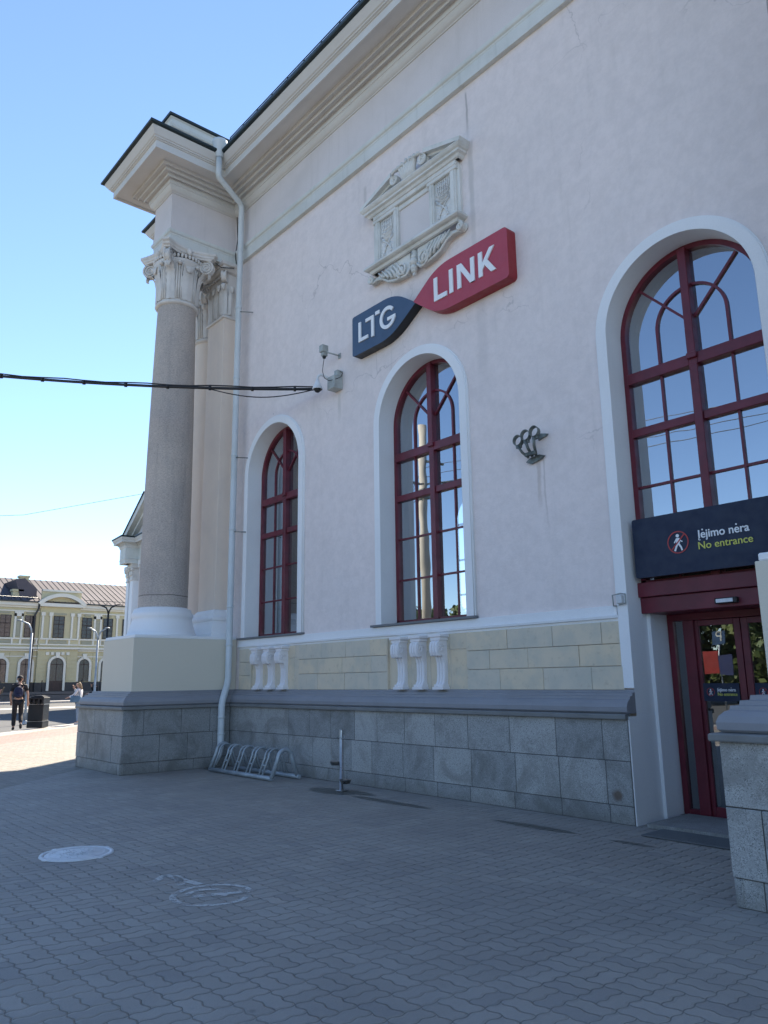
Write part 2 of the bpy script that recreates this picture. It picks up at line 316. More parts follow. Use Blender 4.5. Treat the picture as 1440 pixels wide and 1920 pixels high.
def relief_panel():
    mt, nt, b = new_mat('carved_panel'); h = N(nt); p = h.obj()
    h.l(h.mix(h.ramp(h.noise(p, 3, 4), 0.3, 0.7), (0.74, 0.74, 0.72), (0.60, 0.60, 0.585)), b.inputs['Base Color']); b.inputs['Roughness'].default_value = 0.85
    w = h.n('ShaderNodeTexWave', wave_type='RINGS'); h.l(h.scale(p, (1, 0.3, 0.7)), w.inputs['Vector']); w.inputs['Scale'].default_value = 7; w.inputs['Distortion'].default_value = 4; w.inputs['Detail'].default_value = 3
    h.l(h.bump(h.m('ADD', w.outputs['Fac'], h.m('MULTIPLY', h.vor(p, 30), .5)), 0.006), b.inputs['Normal']); return mt
M['carved'] = relief_panel()
def leafmat(name, a, bb):
    mt, nt, b = new_mat(name); h = N(nt); p = h.obj()
    h.l(h.mix(h.ramp(h.noise(p, 0.8, 3), 0.3, 0.7), a, bb), b.inputs['Base Color']); b.inputs['Roughness'].default_value = 0.6
    return mt
M['leaf'] = leafmat('foliage', (0.05, 0.085, 0.02), (0.10, 0.12, 0.035))
M['bark'] = plaster('bark', (0.12, 0.09, 0.06), (0.07, 0.055, 0.04))

# ---------------------------------------------------------------- mesh builder
IDM = lambda a, b, d: (a, b, d)
class MB:
    def __init__(s): s.v = []; s.f = []; s.mi = []; s.sm = []; s.tn = []
    def face(s, pts, mi=0, sm=False, tn=0.5):
        i = len(s.v); s.v += [tuple(p) for p in pts]; s.f.append(tuple(range(i, i+len(pts)))); s.mi.append(mi); s.sm.append(sm); s.tn.append(tn)
    def raw(s, vs, fs, mi=0, sm=False, tn=0.5):
        i = len(s.v); s.v += [tuple(p) for p in vs]
        for q in fs: s.f.append(tuple(i+k for k in q)); s.mi.append(mi); s.sm.append(sm); s.tn.append(tn)
    def box(s, x0, x1, y0, y1, z0, z1, mi=0, tn=0.5, mp=None, bev=0.0):
        if bev: return s.bbox(x0, x1, y0, y1, z0, z1, mi, tn, mp, bev)
        vs = [(x, y, z) for x in (x0, x1) for y in (y0, y1) for z in (z0, z1)]
        if mp: vs = [mp(*q) for q in vs]
        s.raw(vs, [(0, 1, 3, 2), (4, 6, 7, 5), (0, 4, 5, 1), (2, 3, 7, 6), (0, 2, 6, 4), (1, 5, 7, 3)], mi, False, tn)
    def bbox(s, x0, x1, y0, y1, z0, z1, mi=0, tn=0.5, mp=None, bev=0.01):
        """box with all edges chamfered"""
        b = bev; vs = []; idx = {}
        c = ((x0, x1), (y0, y1), (z0, z1))
        for i in (0, 1):
            for j in (0, 1):
                for k in (0, 1):
                    for a in range(3):
                        q = [c[0][i], c[1][j], c[2][k]]; sg = (i, j, k)
                        for t in range(3):
                            if t != a: q[t] += b if sg[t] == 0 else -b
                        idx[(i, j, k, a)] = len(vs); vs.append(tuple(q))
        fs = []
        for a in range(3):
            o = [t for t in range(3) if t != a]
            for sd_ in (0, 1):
                q = []
                for (m1, m2) in ((0, 0), (1, 0), (1, 1), (0, 1)):
                    k = [0, 0, 0]; k[a] = sd_; k[o[0]] = m1; k[o[1]] = m2; q.append(idx[(*k, a)])
                fs.append(tuple(q))
        for a in range(3):
            o = [t for t in range(3) if t != a]
            for m1 in (0, 1):
                for m2 in (0, 1):
                    k0 = [0, 0, 0]; k1 = [0, 0, 0]; k1[a] = 1
                    for kk in (k0, k1): kk[o[0]] = m1; kk[o[1]] = m2
                    fs.append((idx[(*k0, o[0])], idx[(*k1, o[0])], idx[(*k1, o[1])], idx[(*k0, o[1])]))
        for i in (0, 1):
            for j in (0, 1):
                for k in (0, 1): fs.append(tuple(idx[(i, j, k, a)] for a in range(3)))
        if mp: vs = [mp(*q) for q in vs]
        s.raw(vs, fs, mi, False, tn)
    def tube(s, pts, rad, seg=8, mi=0, caps=True, tn=0.5):
        pts = [Vector(p) for p in pts]; n = len(pts)
        rads = rad if isinstance(rad, (list, tuple)) else [rad]*n
        vs = []; up = None
        for i, p in enumerate(pts):
            if i == 0: t = pts[1]-p
            elif i == n-1: t = p-pts[i-1]
            else: t = (pts[i+1]-p).normalized()+(p-pts[i-1]).normalized()
            t.normalize()
            if up is None: up = Vector((0, 0, 1)) if abs(t.z) < 0.9 else Vector((1, 0, 0))
            a = t.cross(up).normalized(); b = a.cross(t).normalized(); up = b
            for k in range(seg):
                an = 2*math.pi*k/seg; vs.append(p+(a*math.cos(an)+b*math.sin(an))*rads[i])
        fs = [(i*seg+k, i*seg+(k+1) % seg, (i+1)*seg+(k+1) % seg, (i+1)*seg+k) for i in range(n-1) for k in range(seg)]
        s.raw(vs, fs, mi, True, tn)
        if caps:
            s.face(vs[:seg][::-1], mi); s.face(vs[-seg:], mi)
    def lathe(s, prof, cx, cy, seg=48, mi=0, a0=0.0, a1=2*math.pi, sm=True, axis='z'):
        full = abs(a1-a0-2*math.pi) < 1e-6; n = seg if full else seg+1; vs = []
        for (r_, z) in prof:
            for k in range(n):
                an = a0+(a1-a0)*k/seg; vs.append((cx+r_*math.cos(an), cy+r_*math.sin(an), z))
        fs = [(i*n+k, i*n+(k+1) % n, (i+1)*n+(k+1) % n, (i+1)*n+k) for i in range(len(prof)-1) for k in range(seg)]
        s.raw(vs, fs, mi, sm)
    def sweep(s, path, prof, mi=0, closed=False, sm=False, caps=True):
        """profile of (outward offset, z) swept along a plan path; outward is the left of travel"""
        n = len(path); P = [Vector(p) for p in path]; ms = []
        for i in range(n):
            dirs = []
            if closed or i > 0: dirs.append((P[i]-P[i-1]).normalized())
            if closed or i < n-1: dirs.append((P[(i+1) % n]-P[i]).normalized())
            ns = [Vector((-d.y, d.x)) for d in dirs]
            if len(ns) == 1: ms.append(ns[0])
            else:
                mm = ns[0]+ns[1]; ms.append(mm/(mm.dot(ns[0])) if abs(mm.dot(ns[0])) > 1e-6 else ns[0])
        k = len(prof); vs = [(P[i].x+ms[i].x*o, P[i].y+ms[i].y*o, z) for i in range(n) for (o, z) in prof]
        cnt = n if closed else n-1
        for i in range(cnt):
            j = (i+1) % n
            for q in range(k-1):
                s.raw([vs[i*k+q], vs[j*k+q], vs[j*k+q+1], vs[i*k+q+1]], [(0, 1, 2, 3)], mi, sm)
        if caps and not closed:
            s.face(vs[:k], mi); s.face(vs[-k:], mi)
    def band(s, inner, outer, d0, d1, mp, mi=0, closed=False, sm=False):
        """flat ring between two curves (u,z), extruded from depth d0 to d1"""
        n = len(inner); cnt = n if closed else n-1
        for i in range(cnt):
            j = (i+1) % n
            a, b, c, d = inner[i], inner[j], outer[j], outer[i]
            s.face([mp(*a, d1), mp(*b, d1), mp(*c, d1), mp(*d, d1)], mi)
            s.face([mp(*a, d0), mp(*b, d0), mp(*b, d1), mp(*a, d1)], mi, sm)
            s.face([mp(*d, d0), mp(*c, d0), mp(*c, d1), mp(*d, d1)], mi, sm)
        if not closed:
            for i in (0, n-1): s.face([mp(*inner[i], d0), mp(*outer[i], d0), mp(*outer[i], d1), mp(*inner[i], d1)], mi)
    def poly(s, pts, d0, d1, mp, mi=0, mside=None):
        """convex or ngon plate"""
        s.face([mp(*p, d1) for p in pts], mi)
        s.face([mp(*p, d0) for p in pts][::-1], mi if mside is None else mside)
        for i in range(len(pts)):
            a, b = pts[i], pts[(i+1) % len(pts)]
            s.face([mp(*a, d0), mp(*b, d0), mp(*b, d1), mp(*a, d1)], mi if mside is None else mside)
    def ball(s, c, r_, seg=10, rings=6, mi=0, sc=(1, 1, 1)):
        vs = []; fs = []
        for i in range(rings+1):
            th = math.pi*i/rings
            for k in range(seg):
                an = 2*math.pi*k/seg
                vs.append((c[0]+r_*sc[0]*math.sin(th)*math.cos(an), c[1]+r_*sc[1]*math.sin(th)*math.sin(an), c[2]+r_*sc[2]*math.cos(th)))
        for i in range(rings):
            for k in range(seg): fs.append((i*seg+k, i*seg+(k+1) % seg, (i+1)*seg+(k+1) % seg, (i+1)*seg+k))
        s.raw(vs, fs, mi, True)
    def build(s, name, mats, parent=None, merge=True):
        me = bpy.data.meshes.new(name); me.from_pydata(s.v, [], s.f)
        for mt in (mats if isinstance(mats, (list, tuple)) else [mats]): me.materials.append(mt)
        me.polygons.foreach_set('material_index', s.mi); me.polygons.foreach_set('use_smooth', s.sm)
        at = me.attributes.new('tone', 'FLOAT', 'FACE'); at.data.foreach_set('value', s.tn)
        bm = bmesh.new(); bm.from_mesh(me)
        if merge: bmesh.ops.remove_doubles(bm, verts=bm.verts, dist=1e-5)
        bmesh.ops.recalc_face_normals(bm, faces=bm.faces); bm.to_mesh(me); bm.free(); me.update()
        o = bpy.data.objects.new(name, me); col.objects.link(o)
        if parent: o.parent = parent; o.matrix_parent_inverse = parent_inv(parent)
        return o
def world_of(o):
    mtx = Matrix.LocRotScale(o.location, o.rotation_euler, o.scale)
    return (world_of(o.parent) @ o.matrix_parent_inverse @ mtx) if o.parent else mtx
def parent_inv(p): return world_of(p).inverted()
def tag(o, label=None, cat=None, group=None, kind=None):
    if label: o['label'] = label
    if cat: o['category'] = cat
    if group: o['group'] = group
    if kind: o['kind'] = kind
    return o
def empty(name, loc, label=None, cat=None, group=None, parent=None):
    o = bpy.data.objects.new(name, None); col.objects.link(o); o.location = loc; o.empty_display_size = 0.2
    if parent: o.parent = parent; o.matrix_parent_inverse = parent_inv(parent)
    return tag(o, label, cat, group)
def copy_part(o, parent, offset):
    """copy a part (and its sub-parts) and shift it"""
    c = o.copy(); col.objects.link(c); c.parent = parent; c.location = Vector(o.location)+Vector(offset)
    for ch in list(o.children):
        g = ch.copy(); col.objects.link(g); g.parent = c; g.matrix_parent_inverse = ch.matrix_parent_inverse.copy()
    return c
def arc(cx, cz, r_, a0, a1, n): return [(cx+r_*math.cos(a0+(a1-a0)*i/n), cz+r_*math.sin(a0+(a1-a0)*i/n)) for i in range(n+1)]
def arch_line(cx, zs, r_, zb, n=28):
    return [(cx+r_, zb)] + arc(cx, zs, r_, 0, math.pi, n) + [(cx-r_, zb)]
wallmap = lambda Y0: (lambda a, z, d: (a, Y0-d, z))     # d outward (towards -Y)

# ================================================================ THE GROUND
g = MB(); g.face([(-1500, -1500, -0.12), (1500, -1500, -0.12), (1500, 1500, -0.12), (-1500, 1500, -0.12)])
tag(g.build('road', M['asphalt']), kind='structure')
kd = Vector((-0.716, 0.698)); k0 = Vector((-27.9, -0.29))
ka, kb = k0-kd*120, k0+kd*70
g = MB(); g.face([(ka.x, ka.y, 0), (200, ka.y-60, 0), (200, kb.y+60, 0), (kb.x, kb.y, 0)])
tag(g.build('pavement', M['pavers']), kind='structure')
g = MB(); nn = Vector((0.698, 0.716))
for i in range(-60, 60):
    a = k0+kd*(i*1.0+0.004); b_ = k0+kd*(i*1.0+0.992); 
    q = [a, b_, b_+nn*-0.35, a+nn*-0.35]
    g.poly([(p.x, p.y) for p in q], -0.12, 0.004, lambda x, y, d: (x, y, d), tn=random.random()) if False else g.raw([(p.x, p.y, z) for z in (-0.12, 0.004) for p in q], [(4, 5, 6, 7), (0, 1, 5, 4), (2, 3, 7, 6), (1, 2, 6, 5), (3, 0, 4, 7)])
tag(g.build('kerb', M['kerb']), kind='structure')
# far footpath and raised terrace in front of the ochre building
g = MB(); g.face([(-62, -30, -0.116), (-58.5, -30, -0.116), (-58.5, 60, -0.116), (-62, 60, -0.116)])
g.box(-79.2, -74, -40, 80, -0.12, 0.05)
tag(g.build('footpath', M['kerb']), kind='structure')
rw = empty('retaining_wall', (-80, 15, 0), 'long dark concrete retaining wall with a ramp in front of the ochre building', 'wall')
g = MB(); g.box(-80.4, -80, -40, 80, -0.1, 0.85); g.build('wall_body', M['retain'], rw)
g = MB(); g.poly([(19.5, -0.1), (31, -0.1), (31, 1.0)], 0, 0.5, lambda a, z, d: (-80+d, a, z)); g.build('ramp', M['kerb'], rw)
g = MB()
for yy in [13.0+1.9*k for k in range(-8, 14)]: g.tube([(-80.2, yy, 0.8), (-80.2, yy, 1.95)], 0.05, 6)
g.build('railing_posts', M['black'], rw)
g = MB(); g.box(-80.0, -200, -40, 80, 0.55, 0.6)
tag(g.build('terrace', M['asphalt']), kind='structure')

# worn painted mark on the pavers
g = MB(); flat = lambda a, b_, d: (a, b_, d)
def flatarc(mb, cx, cy, r0, r1, a0, a1, n=24, z=0.004):
    i_ = arc(cx, cy, r0, a0, a1, n); o_ = arc(cx, cy, r1, a0, a1, n)
    for k in range(n): mb.face([(*i_[k], z), (*i_[k+1], z), (*o_[k+1], z), (*o_[k], z)])
flatarc(g, -5.57, -4.57, 0.26, 0.31, 0, 2*math.pi, 40)
flatarc(g, -5.60, -4.60, 0.12, 0.165, 0.5, 4.2, 16, 0.005)
for (a, b_, c_, d_) in ((-6.37, -4.57, -6.2, -4.76), (-6.37, -4.57, -5.9, -4.50), (-6.3, -4.50, -5.98, -4.62), (-5.62, -4.72, -5.48, -4.36)):
    p0, p1 = Vector((a, b_)), Vector((c_, d_)); t = (p1-p0).normalized(); q = Vector((-t.y, t.x))*0.034
    g.face([(*(p0+q), 0.0045), (*(p1+q), 0.0045), (*(p1-q), 0.0045), (*(p0-q), 0.0045)])
tag(g.build('ground_marking', M['worn'], merge=False), kind='structure')
mh = empty('manhole_cover', (-7.72, -4.82, 0), 'round pale metal manhole cover set in the grey pavers', 'manhole cover')
g = MB(); g.lathe([(0.0, 0.010), (0.275, 0.012), (0.285, 0.004)], -7.72, -4.82, 40)
flatarc(g, -7.72, -4.82, .235, .25, 0, 6.28, 36, .0135)
for k in range(60):
    a = random.uniform(0, 6.28); rr = random.uniform(0.03, 0.22); g.box(-7.72+rr*math.cos(a)-.012, -7.72+rr*math.cos(a)+.012, -4.82+rr*math.sin(a)-.004, -4.82+rr*math.sin(a)+.004, 0.008, 0.0155)
g.build('lid', M['cast'], mh)
g = MB(); g.lathe([(0.288, 0.002), (0.29, 0.012), (0.325, 0.012), (0.33, 0.002)], -7.72, -4.82, 40)
for a in (0.3, 1.87, 3.44, 5.0): g.box(-7.72+.33*math.cos(a)-.03, -7.72+.33*math.cos(a)+.03, -4.82+.33*math.sin(a)-.02, -4.82+.33*math.sin(a)+.02, 0.002, 0.010)
g.build('frame', M['cast'], mh)
g = MB(); g.box(-4.72, -3.2, -0.02, 0.83, 0.004, 0.05)
dm = tag(g.build('doorstep', M['granite']), 'low granite doorstep inside the entrance recess', 'doorstep')
g = MB(); g.box(-4.55, -3.15, -0.42, 0.02, 0.004, 0.018, bev=0.004)
for k in range(20): g.box(-4.53, -3.17, -0.40+k*0.021, -0.392+k*0.021, 0.016, 0.021)
tag(g.build('door_mat', M['matrub']), 'dark rubber door mat on the pavers before the entrance', 'door mat')

# ================================================================ THE STATION BUILDING
YW = 0.22                       # face of the pink wall; the granite base stands at y = 0
CX = (-12.42, -8.27, -3.95)     # the three arched openings
ZS, RO, RI = 5.62, 1.065, 0.91
ST = empty('station_building', (-8, 0.2, 0), 'large pale pink station building with three tall red-framed arched windows and a corner column', 'building')
# ---- wall with three arched openings
w = MB(); mp = wallmap(YW)
def wall_rect(x0, x1, z0, z1, d=0.0): w.face([mp(x0, z0, d), mp(x1, z0, d), mp(x1, z1, d), mp(x0, z1, d)])
xs = [-15.33] + [c+s*RI for c in CX for s in (-1, 1)] + [12.0]
for i in range(0, len(xs), 2): wall_rect(xs[i], xs[i+1], 0.0, 11.2)
for bi, c in enumerate(CX):
    zb = 2.36 if bi < 2 else 0.0
    if bi < 2: wall_rect(c-RI, c+RI, 0.0, zb)
    ar = arc(c, ZS, RI, 0, math.pi, 32)
    for k in range(32):
        a, b_ = ar[k], ar[k+1]; w.face([mp(a[0], a[1], 0), mp(b_[0], b_[1], 0), mp(b_[0], 11.2, 0), mp(a[0], 11.2, 0)])
# side and back; unseen left rear wing added to cast a shadow edge
for (x0, y0, x1, y1) in ((-15.33, YW, -15.33, 6.0), (-15.33, 6.0, -24.5, 6.0), (-24.5, 6.0, -24.5, 10.3)):
    w.face([(x0, y0, 0), (x1, y1, 0), (x1, y1, 12.4), (x0, y0, 12.4)])
for (x0, y0, x1, y1) in ((12, YW, 12, 10.3), (-18.2, 10.3, -24.5, 10.3)):
    w.face([(x0, y0, 0), (x1, y1, 0), (x1, y1, 12.4), (x0, y0, 12.4)])
w.build('wall', M['pink'], ST)
# ---- room behind the windows
w = MB()
w.face([(-18.2, 0.8, 10.5), (11.9, 0.8, 10.5), (11.9, 10, 10.5), (-18.2, 10, 10.5)])
for i in range(0, len(xs), 2):
    a_, b_ = max(xs[i], -15.2), xs[i+1]
    w.face([(a_, 0.80, 0), (b_, 0.80, 0), (b_, 0.80, 10.5), (a_, 0.80, 10.5)])
for c in CX:
    ar = arc(c, ZS, RI, 0, math.pi, 20)
    for k in range(20): w.face([(ar[k][0], .80, ar[k][1]), (ar[k+1][0], .80, ar[k+1][1]), (ar[k+1][0], .80, 10.5), (ar[k][0], .80, 10.5)])
w.face([(11.9, 0.8, 0), (11.9, 10, 0), (11.9, 10, 10.5), (11.9, 0.8, 10.5)])
w.face([(-15.2, 0.8, 0), (-15.2, 6.2, 0), (-15.2, 6.2, 10.5), (-15.2, 0.8, 10.5)])
w.face([(-15.2, 6.2, 0), (-18.2, 6.2, 0), (-18.2, 6.2, 10.5), (-15.2, 6.2, 10.5)])
w.face([(-18.2, 6.2, 0), (-18.2, 10, 0), (-18.2, 10, 10.5), (-18.2, 6.2, 10.5)])
def back_wall(ops, y, x0, x1, ztop):
    x = x0
    for (c, rr, zs_, zb) in ops:
        w.face([(x, y, 0), (c-rr, y, 0), (c-rr, y, ztop), (x, y, ztop)]); x = c+rr
        w.face([(c-rr, y, 0), (c+rr, y, 0), (c+rr, y, zb), (c-rr, y, zb)])
        ar = arc(c, zs_, rr, 0, math.pi, 20)
        for k in range(20): w.face([(ar[k][0], y, ar[k][1]), (ar[k+1][0], y, ar[k+1][1]), (ar[k+1][0], y, ztop), (ar[k][0], y, ztop)])
    w.face([(x, y, 0), (x1, y, 0), (x1, y, ztop), (x, y, ztop)])
back_wall([(-16.0, 0.95, 6.4, 3.0)], 10, -18.2, 11.9, 10.5); back_wall([(-16.75, 1.35, 6.4, 2.6)], 10.3, -18.2, 12, 12.4)
w.build('interior', M['room'], ST)
w = MB(); w.face([(-18.2, 0.8, 0.03), (11.9, 0.8, 0.03), (11.9, 10, 0.03), (-18.2, 10, 0.03)])
w.build('interior_floor', M['roomfloor'], ST)
w = MB()
for q in ((0.32, 0.4, 3.0, 7.34), (-0.6, -0.55, 3.0, 7.3)): w.box(-16+q[0], -16+q[1], 10.0, 10.08, q[2], q[3])
for z in (4.1, 5.2, 6.35): w.box(-16.9, -15.1, 10.0, 10.06, z, z+0.06)
w.band(arc(-16, 6.4, .5, 0, math.pi, 16), arc(-16, 6.4, .54, 0, math.pi, 16), 0, 0.05, lambda a, z, d: (a, 10+d, z))
w.build('rear_window_bars', M['trim'], ST)
# roof of the main block and the added unseen wing
w = MB(); w.face([(-15.4, 0.5, 12.62), (12, 0.5, 12.62), (12, 10.5, 12.62), (-15.4, 10.5, 12.62)]); w.face([(-24.5, 6.1, 12.62), (-15.4, 6.1, 12.62), (-15.4, 10.5, 12.62), (-24.5, 10.5, 12.62)]); w.build('roof', M['roofsheet'], ST)

# ---- granite slabs
def slabs(mb, p0, p1, rows, wr=(0.5, 0.8), th=0.05, gap=0.008, seed=1, inset=(), flush=0.0, tone=(0, 1)):
    rnd = random.Random(seed); P0, P1 = Vector(p0), Vector(p1); L = (P1-P0).length; d = (P1-P0)/L; nrm = Vector((-d.y, d.x))
    for ri, (z0, z1) in enumerate(rows):
        x = 0.0; off = inset[ri] if ri < len(inset) else 0.0
        first = rnd.uniform(0.35, 0.9)
        while x < L-1e-6:
            ww = rnd.uniform(*wr)*(first if x == 0 else 1)
            if L-(x+ww) < wr[0]*0.5: ww = L-x
            j = rnd.uniform(-0.0025, 0.0025)+off
            mpf = lambda a, n_, z: (P0.x+d.x*a+nrm.x*n_, P0.y+d.y*a+nrm.y*n_, z)
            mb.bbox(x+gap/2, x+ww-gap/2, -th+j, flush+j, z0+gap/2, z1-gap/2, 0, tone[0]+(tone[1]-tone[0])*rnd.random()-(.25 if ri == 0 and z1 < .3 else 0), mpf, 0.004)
            x += ww
ROWS = [(0.0, 0.19), (0.19, 0.65), (0.65, 1.09)]
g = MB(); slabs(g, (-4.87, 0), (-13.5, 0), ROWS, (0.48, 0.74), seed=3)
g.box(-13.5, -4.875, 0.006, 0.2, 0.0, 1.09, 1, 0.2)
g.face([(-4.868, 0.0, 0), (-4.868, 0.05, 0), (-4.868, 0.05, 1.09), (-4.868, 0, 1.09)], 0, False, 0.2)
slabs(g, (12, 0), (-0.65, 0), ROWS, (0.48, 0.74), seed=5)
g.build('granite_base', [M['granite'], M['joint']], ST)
g = MB(); g.box(-4.868, -4.854, 0.012, 0.56, 0.0, 1.12); g.build('door_cheek', M['white'], ST)
# ---- sandstone tiles between the ledge and the sill band, recessed under the two windows
g = MB(); SR = [(1.40, 1.665), (1.665, 1.915), (1.915, 2.17)]
REC = ((-13.06, -11.45), (-9.06, -7.38))
segs = [(-4.98, -7.38), (-9.06, -11.45), (-13.06, -13.5)]
for k, (a, b_) in enumerate(segs): slabs(g, (a, 0.172), (b_, 0.172), SR, (0.62, 0.78), 0.08, 0.005, seed=11+k)
for k, (a, b_) in enumerate(REC):
    slabs(g, (b_, 0.212), (a, 0.212), [(1.40, 1.95), (1.95, 2.17)], (0.40, 0.44), 0.05, 0.004, seed=21+k)
    for xx in (a, b_): g.box(xx-.012 if xx == b_ else xx-.02, xx+.02 if xx == b_ else xx+.012, 0.176, 0.22, 1.4, 2.165, 0, 0.4)
g.build('sandstone_tiles', M['sand'], ST)
# ---- profiled grey ledge, granite shelf
path_w = [(-4.86, 0), (-13.5, 0)]
PED_L = [(-13.5, 0.2), (-13.5, -2.1), (-15.7, -2.1), (-15.7, 0.2)]
LEDGE = [(-0.02, 1.09), (0.045, 1.09), (0.05, 1.10), (0.05, 1.135), (0.04, 1.145), (-0.04, 1.15), (-0.04, 1.09)]
MOULD = [(-0.19, 1.15), (-0.02, 1.152), (0.0, 1.17), (0.004, 1.22), (-0.012, 1.262), (-0.045, 1.295), (-0.07, 1.305), (-0.075, 1.333), (-0.12, 1.338), (-0.125, 1.368), (-0.175, 1.373), (-0.18, 1.405), (-0.24, 1.408)]
full = [(-4.86, 0), (-13.5, 0), (-13.5, -2.1), (-15.7, -2.1), (-15.7, 0.2)]
right = [(12, 0), (-0.65, 0), (-0.65, -2.1), (-2.8, -2.1), (-2.8, 0), (-3.03, 0)]
g = MB()
for pth in (full, right): g.sweep(pth, LEDGE)
g.build('granite_shelf', M['shelf'], ST)
g = MB()
for pth in (full, right): g.sweep(pth, MOULD)
g.build('grey_ledge_moulding', M['greypaint'], ST)
# ---- white sill band under the windows
SB = [(0.0, 2.165), (0.015, 2.17), (0.02, 2.20), (0.05, 2.205), (0.055, 2.235), (0.03, 2.24), (0.03, 2.345), (0.0, 2.35)]
g = MB(); g.sweep([(-4.99, 0.22), (-13.58, 0.22)], SB)
g.sweep([(12, 0.22), (-2.8, 0.22)], SB)
g.build('sill_band', M['white'], ST)
# ---- corbels under the windows
def corbel(cx):
    e = empty('corbel', (cx, 0.2, 1.4), parent=ST)
    mpx = lambda a, y, z: (cx+a, y, z)
    g = MB()
    g.box(-0.125, 0.125, 0.03, 0.24, 2.125, 2.164, mp=mpx, bev=0.006); g.box(-0.10, 0.10, 0.05, 0.24, 2.08, 2.125, mp=mpx, bev=0.006)
    # rolled scroll head and fluted shaft
    prof = [(0.24, 2.08), (0.06, 2.08), (0.025, 2.05), (0.01, 2.0), (0.012, 1.92), (0.03, 1.87), (0.06, 1.86), (0.09, 1.88), (0.125, 1.85), (0.15, 1.77), (0.155, 1.62), (0.145, 1.52), (0.12, 1.475), (0.09, 1.45), (0.09, 1.405), (0.24, 1.405)]
    for k in range(3):
        a0 = -0.076+k*0.054; g.poly([(y, z) for y, z in prof], a0, a0+0.044, lambda y, z, d: (cx+d, y, z))
    prof2 = [(y+(0.012 if y < 0.2 else 0), z) for y, z in prof]
    g.poly(prof2, -0.080, 0.080, lambda y, z, d: (cx+d, y, z))
    g.box(-0.105, 0.105, 0.08, 0.24, 1.405, 1.44, mp=mpx)
    g.box(-0.092, 0.092, 0.10, 0.24, 1.44, 1.475, mp=mpx)
    g.build('bracket_body', M['corbel'], e)
    for sgn in (-1, 1):
        g = MB(); pts = []
        for t in range(26):
            an = 0.3+t*0.42; rr = 0.068*(1-t/30); pts.append((cx+sgn*0.081, 0.085+rr*math.cos(an), 1.975+rr*math.sin(an)))
        g.tube(pts, 0.010, 5)
        g.build('scroll', M['corbel'], e)
    return e
for c in (-12.76, -12.34, -11.91, -8.72, -8.30, -7.88): corbel(c)

